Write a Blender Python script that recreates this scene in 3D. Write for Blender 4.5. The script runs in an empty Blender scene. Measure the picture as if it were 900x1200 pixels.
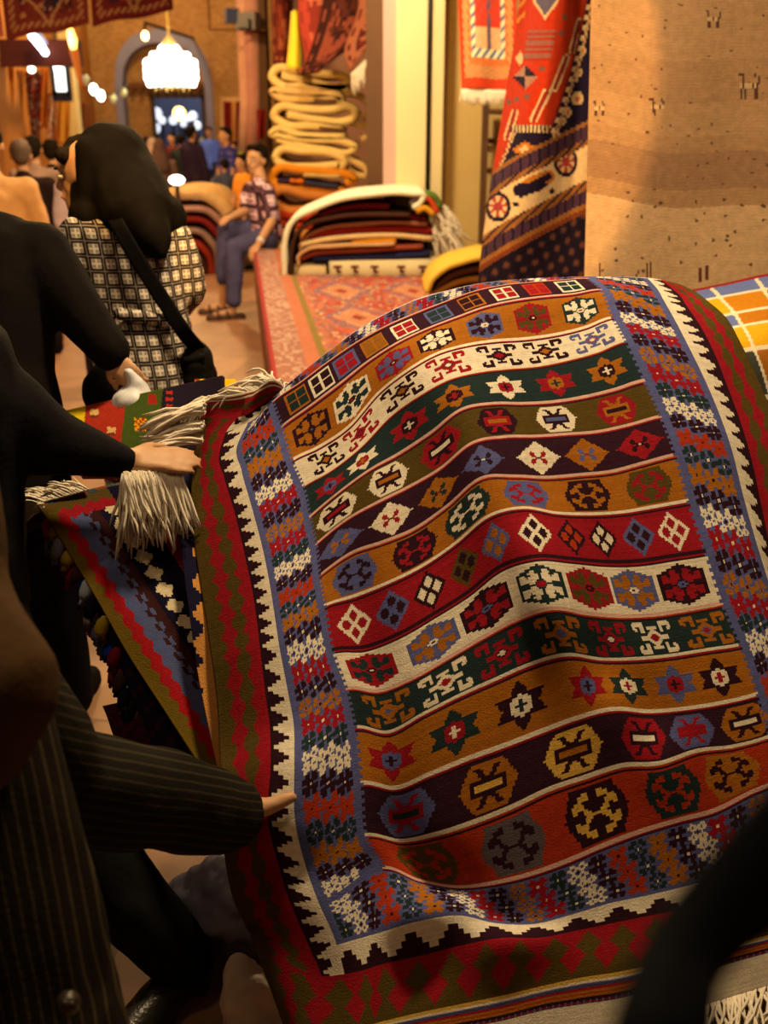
import bpy, math, random
import numpy as np
from mathutils import Vector, Matrix, noise
random.seed(7)
rng = np.random.default_rng(7)
C = bpy.context.scene.collection
# ------------------------------------------------------------------ camera
CAM_H, FPX = 1.65, 1180.0
PITCH = math.atan(460 / FPX)
SP, CP = math.sin(PITCH), math.cos(PITCH)

def W(px, py, t):
    """point seen at pixel (px,py), t metres in front of the camera"""
    u, v = (px - 450) / FPX, (600 - py) / FPX
    return Vector((u * t, (CP + v * SP) * t, CAM_H + (-SP + v * CP) * t))
def WZ(px, py, z):
    v = (600 - py) / FPX
    return W(px, py, (z - CAM_H) / (-SP + v * CP))
def WY(px, py, y):
    v = (600 - py) / FPX
    return W(px, py, y / (CP + v * SP))

cam = bpy.data.cameras.new('camera'); camo = bpy.data.objects.new('camera', cam); C.objects.link(camo)
camo.location = (0, 0, CAM_H); camo.rotation_euler = (math.pi / 2 - PITCH, 0, 0)
cam.sensor_fit = 'VERTICAL'; cam.sensor_height = 36.0; cam.lens = 36.0 * FPX / 1200
cam.clip_start = 0.02; cam.clip_end = 200
cam.dof.use_dof = True; cam.dof.focus_distance = 1.95; cam.dof.aperture_fstop = cam.lens / 1000 / 0.010
bpy.context.scene.camera = camo
sc = bpy.context.scene
sc.view_settings.view_transform = 'Standard'; sc.view_settings.look = 'None'
sc.view_settings.exposure = 0.0; sc.view_settings.gamma = 1.0; sc.view_settings.use_curve_mapping = False

# ------------------------------------------------------------------ colour
def lin(c):
    c = np.asarray(c, float) / 255
    return np.where(c <= .04045, c / 12.92, ((c + .055) / 1.055) ** 2.4)
def K(r, g, b):
    """albedo of something seen as r,g,b under the warm lamps"""
    return np.clip(lin((r, g, b)) / np.array((1.2, 1.0, .62)) * .95, .003, .9)

# ------------------------------------------------------------------ materials
def nt(name):
    m = bpy.data.materials.new(name); m.use_nodes = True
    t = m.node_tree; return m, t, t.nodes, t.links, t.nodes['Principled BSDF']
def _fin(t, n, l, b, colsock, rough, nscale, namt, bump, bscale, sheen=0):
    tc = n.new('ShaderNodeTexCoord')
    nz = n.new('ShaderNodeTexNoise'); nz.inputs['Scale'].default_value = nscale; nz.inputs['Detail'].default_value = 4
    l.new(tc.outputs['Object'], nz.inputs['Vector'])
    mr = n.new('ShaderNodeMapRange'); mr.inputs['To Min'].default_value = 1 - namt; mr.inputs['To Max'].default_value = 1 + namt
    l.new(nz.outputs['Fac'], mr.inputs['Value'])
    mx = n.new('ShaderNodeVectorMath'); mx.operation = 'MULTIPLY'
    if isinstance(colsock, (tuple, list, np.ndarray)):
        mx.inputs[0].default_value = tuple(colsock)[:3]
    else: l.new(colsock, mx.inputs[0])
    l.new(mr.outputs['Result'], mx.inputs[1]); l.new(mx.outputs[0], b.inputs['Base Color'])
    b.inputs['Roughness'].default_value = rough
    b.inputs['Specular IOR Level'].default_value = .04 if rough > .7 else .4
    if bump:
        n2 = n.new('ShaderNodeTexNoise'); n2.inputs['Scale'].default_value = bscale; n2.inputs['Detail'].default_value = 3
        l.new(tc.outputs['Object'], n2.inputs['Vector'])
        bp = n.new('ShaderNodeBump'); bp.inputs['Strength'].default_value = bump; bp.inputs['Distance'].default_value = .004
        l.new(n2.outputs['Fac'], bp.inputs['Height']); l.new(bp.outputs[0], b.inputs['Normal'])
_mc = {}
def M(col, rough=.9, namt=.18, nscale=14, bump=.35, bscale=160, name='cloth'):
    key = (tuple(np.round(col, 4)), rough, namt, nscale, bump, bscale)
    if key in _mc: return _mc[key]
    m, t, n, l, b = nt(name); _fin(t, n, l, b, tuple(col), rough, nscale, namt, bump, bscale); _mc[key] = m
    return m
def attr_mat(name, namt=.22, nscale=90, bump=.5, bscale=420):
    m, t, n, l, b = nt(name)
    a = n.new('ShaderNodeAttribute'); a.attribute_name = 'Col'
    _fin(t, n, l, b, a.outputs['Color'], .95, nscale, namt, bump, bscale)
    return m
M_RUG = attr_mat('woven_wool')
M_PILE = attr_mat('knotted_pile', .3, 45, .8, 200)
def emit(col, s, name='lamp_glow'):
    m, t, n, l, b = nt(name)
    b.inputs['Base Color'].default_value = (.8, .8, .8, 1)
    b.inputs['Emission Color'].default_value = (*col, 1); b.inputs['Emission Strength'].default_value = s
    return m
def plaid(name, p, base, dark, mid, line):
    """woven check in x and z, period p metres"""
    m, t, n, l, b = nt(name)
    tc = n.new('ShaderNodeTexCoord'); sp = n.new('ShaderNodeSeparateXYZ'); l.new(tc.outputs['Object'], sp.inputs[0])
    def band(sock, lo, hi, off=0):
        a = n.new('ShaderNodeMath'); a.operation = 'MULTIPLY_ADD'; a.inputs[1].default_value = 1 / p; a.inputs[2].default_value = off
        l.new(sock, a.inputs[0])
        f = n.new('ShaderNodeMath'); f.operation = 'FRACT'; l.new(a.outputs[0], f.inputs[0])
        g = n.new('ShaderNodeMath'); g.operation = 'COMPARE'; l.new(f.outputs[0], g.inputs[0])
        g.inputs[1].default_value = (lo + hi) / 2; g.inputs[2].default_value = (hi - lo) / 2
        return g.outputs[0]
    ax = n.new('ShaderNodeMath'); ax.operation = 'MULTIPLY_ADD'; ax.inputs[1].default_value = .5
    l.new(sp.outputs[1], ax.inputs[0]); l.new(sp.outputs[0], ax.inputs[2])
    X, Z = ax.outputs[0], sp.outputs[2]
    def mix(prev, fac, col):
        q = n.new('ShaderNodeMix'); q.data_type = 'RGBA'; l.new(fac, q.inputs['Factor'])
        if isinstance(prev, np.ndarray): q.inputs['A'].default_value = (*prev, 1)
        else: l.new(prev, q.inputs['A'])
        q.inputs['B'].default_value = (*col, 1); return q.outputs['Result']
    def op(a, c, o):
        q = n.new('ShaderNodeMath'); q.operation = o; l.new(a, q.inputs[0]); l.new(c, q.inputs[1]); return q.outputs[0]
    bx, bz = band(X, 0, .34), band(Z, 0, .34)
    c = mix(base, op(band(X, .44, .9), band(Z, .44, .9), 'MULTIPLY'), mid)
    c = mix(c, op(band(X, .61, .75), band(Z, .61, .75), 'MAXIMUM'), line)
    c = mix(c, op(bx, bz, 'MAXIMUM'), dark)
    c = mix(c, op(band(X, .14, .20), band(Z, .14, .20), 'MAXIMUM'), mid)
    _fin(t, n, l, b, c, .9, 40, .15, .2, 200)
    return m
def pinstripe(name, base, line, p, axis, w=.10, warp=.03):
    m, t, n, l, b = nt(name)
    tc = n.new('ShaderNodeTexCoord')
    nz = n.new('ShaderNodeTexNoise'); nz.inputs['Scale'].default_value = 5; l.new(tc.outputs['Object'], nz.inputs['Vector'])
    d = n.new('ShaderNodeVectorMath'); d.operation = 'DOT_PRODUCT'; d.inputs[1].default_value = axis
    l.new(tc.outputs['Object'], d.inputs[0])
    q = n.new('ShaderNodeMath'); q.operation = 'MULTIPLY_ADD'; q.inputs[1].default_value = warp; l.new(nz.outputs['Fac'], q.inputs[0]); l.new(d.outputs['Value'], q.inputs[2])
    s = n.new('ShaderNodeMath'); s.operation = 'MULTIPLY'; s.inputs[1].default_value = 1 / p; l.new(q.outputs[0], s.inputs[0])
    f = n.new('ShaderNodeMath'); f.operation = 'FRACT'; l.new(s.outputs[0], f.inputs[0])
    g = n.new('ShaderNodeMath'); g.operation = 'COMPARE'; g.inputs[1].default_value = .5; g.inputs[2].default_value = w; l.new(f.outputs[0], g.inputs[0])
    mx = n.new('ShaderNodeMix'); mx.data_type = 'RGBA'; l.new(g.outputs[0], mx.inputs['Factor'])
    mx.inputs['A'].default_value = (*base, 1); mx.inputs['B'].default_value = (*line, 1)
    _fin(t, n, l, b, mx.outputs['Result'], .9, 12, .2, .3, 150)
    return m
def brick_mat(name, c1, c2, mort, scale):
    m, t, n, l, b = nt(name)
    tc = n.new('ShaderNodeTexCoord'); mp = n.new('ShaderNodeMapping'); mp.inputs['Rotation'].default_value = (math.pi / 2, 0, 0)
    l.new(tc.outputs['Object'], mp.inputs[0])
    br = n.new('ShaderNodeTexBrick'); br.inputs['Scale'].default_value = scale
    br.inputs['Color1'].default_value = (*c1, 1); br.inputs['Color2'].default_value = (*c2, 1); br.inputs['Mortar'].default_value = (*mort, 1)
    br.inputs['Mortar Size'].default_value = .02
    l.new(mp.outputs[0], br.inputs['Vector'])
    _fin(t, n, l, b, br.outputs['Color'], .9, 3, .3, .4, 30)
    return m
def floor_mat():
    m, t, n, l, b = nt('stone_paving')
    tc = n.new('ShaderNodeTexCoord')
    mp = n.new('ShaderNodeMapping'); mp.inputs['Rotation'].default_value = (0, 0, .14); l.new(tc.outputs['Object'], mp.inputs[0])
    br = n.new('ShaderNodeTexBrick'); br.inputs['Scale'].default_value = 1.0
    br.inputs['Brick Width'].default_value = .8; br.inputs['Row Height'].default_value = .8; br.inputs['Mortar Size'].default_value = .008
    br.inputs['Color1'].default_value = (*K(176, 122, 74), 1); br.inputs['Color2'].default_value = (*K(160, 108, 66), 1); br.inputs['Mortar'].default_value = (*K(140, 96, 58), 1)
    l.new(mp.outputs[0], br.inputs['Vector'])
    _fin(t, n, l, b, br.outputs['Color'], .55, 5, .35, .3, 25)
    return m
SKIN = M(np.array((.46, .25, .14)), .55, .08, 20, .1, 120, 'skin')
HAIR = M(np.array((.010, .007, .005)), .75, .3, 60, .5, 120, 'hair')

# ------------------------------------------------------------------ objects
def tag(o, label=None, cat=None, group=None, kind=None):
    if label: o['label'] = label
    if cat: o['category'] = cat
    if group: o['group'] = group
    if kind: o['kind'] = kind
    return o
def empty(name, loc, label=None, cat=None, group=None):
    o = bpy.data.objects.new(name, None); C.objects.link(o); o.location = loc; o.empty_display_size = .1
    return tag(o, label, cat, group)
def link(name, me, mat, parent=None, off=None):
    """link a mesh whose vertices are in world metres; it is re-based to its parent (or to off)"""
    o = bpy.data.objects.new(name, me); C.objects.link(o)
    if mat and not me.materials: me.materials.append(mat)
    top = parent
    base = Vector((0, 0, 0))
    while top is not None:
        base += top.location; top = top.parent
    if parent is None and off is not None: base = Vector(off)
    if base.length > 0: me.transform(Matrix.Translation(-base))
    if parent is not None: o.parent = parent
    elif off is not None: o.location = off
    return o
def smooth(me, on=True):
    me.polygons.foreach_set('use_smooth', [on] * len(me.polygons))
FUSE = bpy.data.scenes.new('fuse')           # an empty scene used only to evaluate modifiers
class MB:
    def __init__(s): s.v = []; s.f = []
    def add(s, vs, fs):
        o = len(s.v); s.v += [tuple(v) for v in vs]; s.f += [tuple(i + o for i in f) for f in fs]; return s
    def box(s, c, d, rz=0, ax=None):
        R = ax if ax is not None else Matrix.Rotation(rz, 3, 'Z')
        c = Vector(c); vs = []
        for z in (-.5, .5):
            for x, y in ((-.5, -.5), (.5, -.5), (.5, .5), (-.5, .5)):
                vs.append(c + R @ Vector((x * d[0], y * d[1], z * d[2])))
        return s.add(vs, [(3, 2, 1, 0), (4, 5, 6, 7), (0, 1, 5, 4), (1, 2, 6, 5), (2, 3, 7, 6), (3, 0, 4, 7)])
    def prism(s, pts, ext):
        """closed polygon pts (world) swept by the vector ext"""
        n = len(pts); e = Vector(ext); vs = [Vector(p) for p in pts] + [Vector(p) + e for p in pts]
        return s.add(vs, [tuple(range(n))[::-1], tuple(range(n, 2 * n))] + [(i, (i + 1) % n, n + (i + 1) % n, n + i) for i in range(n)])
    def tube(s, path, r, n=6, close=True):
        path = [Vector(p) for p in path]; rs = r if isinstance(r, (list, tuple)) else [r] * len(path)
        vs = []; up = None
        for i, p in enumerate(path):
            d = (path[min(i + 1, len(path) - 1)] - path[max(i - 1, 0)]).normalized()
            if up is None: up = Vector((0, 0, 1)) if abs(d.z) < .9 else Vector((1, 0, 0))
            a = d.cross(up)
            if a.length < 1e-4: a = d.cross(Vector((0, 1, .3)))
            a.normalize(); b = a.cross(d).normalized(); up = b
            for k in range(n):
                q = 2 * math.pi * k / n
                vs.append(p + (a * math.cos(q) + b * math.sin(q)) * rs[i])
        fs = [(i * n + k, i * n + (k + 1) % n, (i + 1) * n + (k + 1) % n, (i + 1) * n + k) for i in range(len(path) - 1) for k in range(n)]
        if close: fs += [tuple(range(n))[::-1], tuple(range((len(path) - 1) * n, len(path) * n))]
        return s.add(vs, fs)
    def cap(s, p0, r0, p1, r1, sx=1.0, side=None, n=14):
        """round-ended tapered limb; sx stretches the section along side"""
        p0, p1 = Vector(p0), Vector(p1); d = p1 - p0
        if d.length < 1e-5: d = Vector((0, 0, 1e-4))
        dn = d.normalized()
        a = Vector(side) if side is not None else (Vector((1, 0, 0)) if abs(dn.x) < .8 else Vector((0, 1, 0)))
        a = (a - dn * a.dot(dn)).normalized(); b = dn.cross(a)
        rings = []
        for q in (-80, -50, -20): rings.append((p0 + dn * r0 * math.sin(math.radians(q)), r0 * math.cos(math.radians(q))))
        for f in (.33, .66): rings.append((p0.lerp(p1, f), r0 + (r1 - r0) * f))
        for q in (20, 50, 80): rings.append((p1 + dn * r1 * math.sin(math.radians(q)), r1 * math.cos(math.radians(q))))
        vs = []
        for c, r in rings:
            for k in range(n):
                t = 2 * math.pi * k / n
                vs.append(c + a * (math.cos(t) * r * sx) + b * (math.sin(t) * r))
        m = len(rings)
        fs = [(i * n + k, i * n + (k + 1) % n, (i + 1) * n + (k + 1) % n, (i + 1) * n + k) for i in range(m - 1) for k in range(n)]
        fs += [tuple(range(n))[::-1], tuple(range((m - 1) * n, m * n))]
        return s.add(vs, fs)
    def ell(s, c, r, R=None, n=16, m=10):
        c = Vector(c); R = R or Matrix.Identity(3); vs = []
        for i in range(1, m):
            th = math.pi * i / m
            for k in range(n):
                ph = 2 * math.pi * k / n
                vs.append(c + R @ Vector((r[0] * math.sin(th) * math.cos(ph), r[1] * math.sin(th) * math.sin(ph), -r[2] * math.cos(th))))
        vs.append(c + R @ Vector((0, 0, -r[2]))); vs.append(c + R @ Vector((0, 0, r[2])))
        fs = [(i * n + k, i * n + (k + 1) % n, (i + 1) * n + (k + 1) % n, (i + 1) * n + k) for i in range(m - 2) for k in range(n)]
        L = (m - 1) * n
        fs += [(L, (k + 1) % n, k) for k in range(n)] + [(L + 1, (m - 2) * n + k, (m - 2) * n + (k + 1) % n) for k in range(n)]
        return s.add(vs, fs)
    def mesh(s, name):
        me = bpy.data.meshes.new(name); me.from_pydata(s.v, [], s.f); me.update(); return me
    def build(s, name, mat, parent=None, sm=False, off=None):
        me = s.mesh(name); smooth(me, sm)
        return link(name, me, mat, parent, off)
    def skin(s, name, mat, parent=None, vox=.012, it=4, wr=0, wscale=9, stretch=(1, 1, 1), off=None):
        """fuse everything into one continuous surface (and wrinkle it)"""
        o = bpy.data.objects.new('tmp', s.mesh('tmp')); FUSE.collection.objects.link(o)
        r = o.modifiers.new('r', 'REMESH'); r.mode = 'VOXEL'; r.voxel_size = vox
        q = o.modifiers.new('s', 'SMOOTH'); q.factor = .5; q.iterations = it
        with bpy.context.temp_override(scene=FUSE, view_layer=FUSE.view_layers[0]):
            dg = bpy.context.evaluated_depsgraph_get(); dg.update()
        me = bpy.data.meshes.new_from_object(o.evaluated_get(dg)); me.name = name
        bpy.data.objects.remove(o)
        if wr:
            nv = len(me.vertices); co = np.empty(nv * 3); no = np.empty(nv * 3)
            me.vertices.foreach_get('co', co); me.vertices.foreach_get('normal', no)
            co = co.reshape(-1, 3); no = no.reshape(-1, 3)
            q = [Vector(c) for c in (co * np.array(stretch) * wscale)]
            k = np.array([noise.noise(a) + .5 * noise.noise(a * 2.1 + Vector((3, 1, 7))) for a in q])
            me.vertices.foreach_set('co', (co + no * (wr * k)[:, None]).ravel()); me.update()
        smooth(me)
        return link(name, me, mat, parent, off)

# ------------------------------------------------------------------ cloth surfaces
def hermite(P, cuts):
    """resample axis 0 of P smoothly: cuts[i] cells between control i and i+1"""
    P = np.asarray(P, float); n = len(P)
    d = np.array([np.mean(np.linalg.norm(P[i + 1] - P[i], axis=-1)) for i in range(n - 1)]); d = np.maximum(d, 1e-4)
    sl = [(P[i + 1] - P[i]) / d[i] for i in range(n - 1)]
    T = []
    for i in range(n):
        if i == 0: T.append(sl[0])
        elif i == n - 1: T.append(sl[-1])
        else: T.append((sl[i - 1] * d[i] + sl[i] * d[i - 1]) / (d[i] + d[i - 1]))
    out = []
    for i in range(n - 1):
        for k in range(cuts[i] + (1 if i == n - 2 else 0)):
            s = k / cuts[i]; h = d[i]
            out.append((2*s**3 - 3*s*s + 1) * P[i] + (s**3 - 2*s*s + s) * h * T[i] + (-2*s**3 + 3*s*s) * P[i+1] + (s**3 - s*s) * h * T[i+1])
    return np.array(out)
def surf(P, rc, cc):
    G = hermite(P, rc)
    return np.swapaxes(hermite(np.swapaxes(G, 0, 1), cc), 0, 1)
def pxgrid(rows):
    return np.array([[list(W(*p)) for p in r] for r in rows])
def sheet(name, G, col=None, thick=.006, mat=None, parent=None, sm=True, off=None):
    """a cloth with real thickness over the grid of points G, one colour per cell"""
    n, m = G.shape[:2]
    me = bpy.data.meshes.new(name)
    idx = np.arange(n * m).reshape(n, m)
    q = np.stack([idx[:-1, :-1], idx[1:, :-1], idx[1:, 1:], idx[:-1, 1:]], -1).reshape(-1, 4)
    me.from_pydata(G.reshape(-1, 3).tolist(), [], q.tolist())
    if col is not None:
        a = me.color_attributes.new('Col', 'FLOAT_COLOR', 'CORNER')
        c4 = np.concatenate([col.reshape(-1, 3), np.ones((q.shape[0], 1))], 1)
        a.data.foreach_set('color', np.repeat(c4, 4, 0).astype(np.float32).ravel())
    me.update(); smooth(me, sm)
    o = link(name, me, mat or M_RUG, parent, off)
    s = o.modifiers.new('thickness', 'SOLIDIFY'); s.thickness = thick; s.offset = 0
    return o
def fringe(name, roots, dirs, length, mat, parent, r=.0022, jit=.5, sag=.3, seed=1, n=5):
    """loose warp threads: one mesh of thin tubes"""
    rg = random.Random(seed); mb = MB()
    for p, d in zip(roots, dirs):
        p = Vector(p); d = Vector(d).normalized(); L = length * rg.uniform(.6, 1.1)
        w = Vector((rg.uniform(-1, 1), rg.uniform(-1, 1), rg.uniform(-1, 1))) * jit
        path = []
        for k in range(n + 1):
            s = k / n
            path.append(p + d * (L * s) + w * (L * s * s * .6) + Vector((0, 0, -1)) * (sag * L * s * s)
                        + Vector((rg.uniform(-1, 1), rg.uniform(-1, 1), rg.uniform(-1, 1))) * (.02 * L if k else 0))
        mb.tube(path, [r] * n + [r * .4], 4)
    return mb.build(name, mat, parent, True)
def bitmap(q, cols):
    """quarter bitmap -> full mirrored index array; cols maps letters to colours"""
    h = [list(r) for r in q]
    full = [r + r[-2::-1] for r in h]; full = full + full[-2::-1]
    return full, cols
def stamp(img, cx, cy, hw, hh, q, cols):
    full, cols = bitmap(q, cols); n, m = len(full), len(full[0])
    H, Wd = img.shape[:2]
    for j in range(max(0, int(cy - hh)), min(H, int(cy + hh) + 1)):
        b = int((j + .5 - (cy - hh)) / (2 * hh) * n)
        if not 0 <= b < n: continue
        for i in range(max(0, int(cx - hw)), min(Wd, int(cx + hw) + 1)):
            a = int((i + .5 - (cx - hw)) / (2 * hw) * m)
            if 0 <= a < m and full[b][a] in cols: img[j, i] = cols[full[b][a]]
# ================================================================== THE KILIM IN FRONT
CRM, OCH, RED, DRK = K(240, 212, 160), K(172, 97, 22), K(158, 26, 30), K(50, 22, 26)
GRN, OLV, BLU, RST, PLM = K(38, 50, 42), K(90, 67, 22), K(92, 90, 120), K(176, 52, 20), K(56, 26, 32)
PNK, GRY, GLD = K(226, 170, 132), K(96, 80, 72), K(226, 168, 62)
L0 = [(228,540),(225,560),(226,620),(238,700),(250,780),(256,830),(259,898),(262,960),(264,1021),(275,1055),(296,1101),(329,1194)]
L1 = [(258,532),(259,540),(265,566),(278,608),(290,662),(299,704),(305,755),(310,800),(317,850),(318,911),(314,970),(338,1050),(359,1105),(377,1143)]
L2 = [(279,522),(281,542),(290,575),(301,614),(310,650),(319,698),(325,740),(331,779),(342,830),(347,870),(343,930),(346,963),(360,1020),(377,1067),(395,1107)]
BL = [ # boundaries of the woven bands, from the left border to the right border
 [(320,472),(350,452),(370,432),(392,421),(428,396),(458,381),(500,363),(540,348),(567,339),(600,334),(650,330),(690,328)],
 [(330,502),(370,473),(410,443),(447,413),(493,390),(547,369),(579,358),(620,351),(685,345),(705,341)],
 [(342,542),(380,523),(410,502),(430,475),(467,443),(507,418),(560,403),(636,398),(690,385),(719,374)],
 [(355,572),(393,550),(430,520),(460,487),(503,457),(540,440),(590,434),(636,430),(690,418),(734,401)],
 [(363,608),(400,577),(433,553),(480,527),(507,508),(533,484),(567,475),(600,475),(636,475),(700,465),(756,448)],
 [(370,640),(393,619),(406,611),(460,581),(507,560),(537,532),(560,517),(590,514),(636,513),(711,507),(775,490)],
 [(374,677),(412,650),(478,627),(500,613),(527,593),(547,569),(573,559),(600,560),(636,562),(711,556),(792,535)],
 [(380,712),(406,704),(442,691),(489,669),(529,644),(557,616),(585,600),(616,597),(667,606),(733,602),(807,589)],
 [(389,764),(442,759),(489,734),(548,697),(579,671),(604,657),(643,653),(690,661),(750,660),(827,648)],
 [(405,809),(452,812),(498,790),(548,759),(598,732),(629,717),(660,714),(683,721),(733,725),(780,722),(847,709)],
 [(415,854),(455,860),(489,842),(536,818),(592,793),(643,771),(673,768),(707,775),(767,773),(868,757)],
 [(422,920),(443,930),(473,923),(533,897),(600,873),(651,853),(697,836),(715,833),(751,837),(829,830),(888,815)],
 [(427,980),(460,988),(500,983),(560,964),(600,948),(651,924),(740,896),(772,897),(822,880),(864,876),(903,864)],
 [(448,1018),(487,1033),(527,1041),(560,1039),(600,1033),(651,1017),(704,994),(776,967),(829,956),(893,924),(924,912)],
]
B14 = [(395,1107),(433,1097),(473,1083),(513,1073),(547,1073),(580,1083),(601,1090),(651,1077),(722,1056),(779,1045),(900,1010),(965,990)]
B15 = [(377,1143),(433,1133),(517,1113),(560,1103),(590,1100),(616,1103),(687,1088),(765,1072),(900,1045),(990,1022)]
B16 = [(345,1216),(433,1200),(487,1187),(580,1168),(669,1147),(740,1136),(900,1096),(1020,1064)]
B17 = [(350,1236),(433,1222),(580,1198),(633,1184),(733,1168),(843,1132),(900,1116),(1030,1084)]
B18 = [(352,1262),(433,1250),(580,1226),(733,1204),(843,1172),(900,1154),(1035,1120)]
def poly_at_x(P, x):
    xs = [p[0] for p in P]; return float(np.interp(x, xs, [p[1] for p in P]))
def poly_frac(P, f):
    P = np.array(P, float); s = np.r_[0, np.cumsum(np.linalg.norm(np.diff(P, axis=0), axis=1))]
    return np.array([np.interp(f * s[-1], s, P[:, 0]), np.interp(f * s[-1], s, P[:, 1])])
NF = 12
fr = np.linspace(0, 1, NF)
rightmid = [(p[-1][0], p[-1][1]) for p in BL]
R2 = [(768,338),(787,370),(802,399),(821,437),(838,475),(855,522),(870,583),(883,630),(897,675),(912,730),(930,800),(947,860),(950,890)]
R1 = [(792,344),(817,377),(838,418),(858,471),(874,516),(885,562),(896,620),(910,680),(930,760),(945,830),(962,880),(972,910)]
R0 = [(812,342),(825,351),(848,369),(862,392),(874,418),(892,455),(900,473),(930,560),(958,660),(985,760),(1005,850),(1018,915)]
# arc-length fraction of each band along the left and right sides
lf = np.array([p[0] for p in BL], float); lf = np.r_[0, np.cumsum(np.linalg.norm(np.diff(lf, axis=0), axis=1))]; lf /= lf[-1]
rf = np.array([p[-1] for p in BL], float); rf = np.r_[0, np.cumsum(np.linalg.norm(np.diff(rf, axis=0), axis=1))]; rf /= rf[-1]
def sub(P, a, b, f): return poly_frac(P, a + (b - a) * f)
px = []; rr = []
for k, B in enumerate(BL):
    row = [sub(L0, 0, .83, lf[k]), sub(L1, 0, .845, lf[k]), sub(L2, 0, .91, lf[k])]
    x0, x1 = B[0][0], B[-1][0]
    for f in fr:
        x = x0 + (x1 - x0) * f; row.append(np.array((x, poly_at_x(B, x))))
    row += [sub(R2, 0, .985, rf[k]), sub(R1, 0, .985, rf[k]), sub(R0, 0, .985, rf[k])]
    px.append(row)
px = np.array(px)
def longrow(B, l0, l1, l2, ra, xa, xb):
    row = [np.array(l0, float), np.array(l1, float), np.array(l2, float)]
    for f in fr:
        x = xa + (xb - xa) * f; row.append(np.array((x, poly_at_x(B, x))))
    return row + [np.array(p, float) for p in ra]
low = [longrow(B14, (292,1090), (366,1116), (395,1107), [(965,985),(988,975),(1030,955)], 447, 938),
       longrow(B15, (298,1107), (377,1143), (404,1141), [(975,1025),(994,1015),(1036,985)], 452, 948),
       longrow(B16, (333,1203), (372,1210), (408,1206), [(985,1075),(1010,1068),(1050,1050)], 452, 955),
       longrow(B17, (338,1228), (376,1232), (410,1228), [(988,1095),(1014,1088),(1054,1072)], 452, 957),
       longrow(B18, (342,1256), (380,1258), (412,1254), [(990,1130),(1016,1124),(1058,1108)], 452, 958)]
sil = [(320,467),(338,448),(371,428),(398,402),(440,375),(476,358),(500,348),(560,334),(600,329),(650,326.5),(691,325.5)]
t2 = longrow(sil, (232,512), (266,507), (291,496), [(758,327.5),(775,330),(795,334)], 321, 690)
t1 = longrow([(322,463),(700,324)], (236,490), (279,490), (287,487), [(757,326),(770,327),(785,330)], 323, 690)
t0 = longrow([(330,451),(700,322)], (240,468), (283,461), (299,457), [(756,324),(768,325),(778,327)], 330, 690)
px = np.concatenate([np.array([t0, t1, t2]), px, np.array(low)], 0)
NR, NC = px.shape[:2]
S = .875
cs = np.r_[-.34, -.25, -.15, fr, 1.15, 1.22, 1.34]
rv = np.r_[-.12, -.08, -.04, lf, 1.06, 1.10, 1.22, 1.26, 1.30]
lfm = (lf + rf) / 2; rv[3:3 + len(BL)] = lfm
def gauss_line(p, P, w):
    P = np.array(P, float); best = 1e9
    for a, b in zip(P[:-1], P[1:]):
        d = b - a; s = np.clip(np.dot(p - a, d) / np.dot(d, d), 0, 1); best = min(best, np.linalg.norm(p - a - s * d))
    return math.exp(-(best / w) ** 2)
G = np.zeros((NR, NC, 3))
for i in range(NR):
    for j in range(NC):
        s, r = cs[j], rv[i]; rc = min(max(r, 0), 1)
        ta = 2.36 + (2.00 - 2.36) * rc; tb = 2.48 + (2.08 - 2.48) * rc
        t = ta + (tb - ta) * min(max(s, 0), 1)
        t += -.05 * math.sin(math.pi * rc)
        if r < .18: t += 1.1 * (.18 - max(r, -.04)) ** 2
        if r > 1: t -= .26 * (r - 1)
        if s > 1: t += .42 * (s - 1) * (1 if r < .9 else .4)
        if s < 0: t += .10 * (-s) - .05 * math.exp(-((s + .2) / .1) ** 2)
        p = px[i, j]
        t -= .042 * gauss_line(p, [(470,410),(530,470),(570,560),(625,655),(650,715)], 48)
        t -= .022 * gauss_line(p, [(640,640),(665,770),(700,835),(760,880)], 26)
        t += .014 * gauss_line(p, [(690,650),(715,770),(760,840)], 24)
        t += .03 * gauss_line(p, [(345,500),(400,700),(432,850),(450,930),(470,990)], 34)
        t += .04 * gauss_line(p, [(450,1000),(520,1046),(590,1075)], 24)
        t -= .04 * gauss_line(p, [(480,1070),(545,1085),(600,1105),(640,1120)], 20)
        t -= .05 * gauss_line(p, [(270,935),(345,930)], 45)          # where the near hand pinches the edge
        G[i, j] = W(p[0], p[1], t * S)
# the far end rolls over the top of the pile and hangs down behind it
for j in range(4, NC):
    back = Vector((.02, .10, -.03)).normalized()
    a = Vector(G[2, j])
    G[1, j] = a + Vector((.01, .035, -.012)); G[0, j] = Vector(G[1, j]) + Vector((.02, .06, -.14))
cc = [34, 14, 42] + [25] * (NF - 1) + [42, 14, 34]
rc_ = [22, 10, 26] + [27] * 13 + [42, 22, 62, 20, 22]
X = np.r_[0, np.cumsum(cc)]; Y = np.r_[0, np.cumsum(rc_)]
Wd, Hd = X[-1], Y[-1]
FX0, FX1 = X[3], X[NC - 4]                 # the field, between the blue borders
FY0, FY1 = Y[3], Y[3 + 13]
kil = np.zeros((Hd, Wd, 3))
jj, ii = np.mgrid[0:Hd, 0:Wd]
tri = lambda a: np.abs((a % 1) - .5) * 4 - 1
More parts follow.
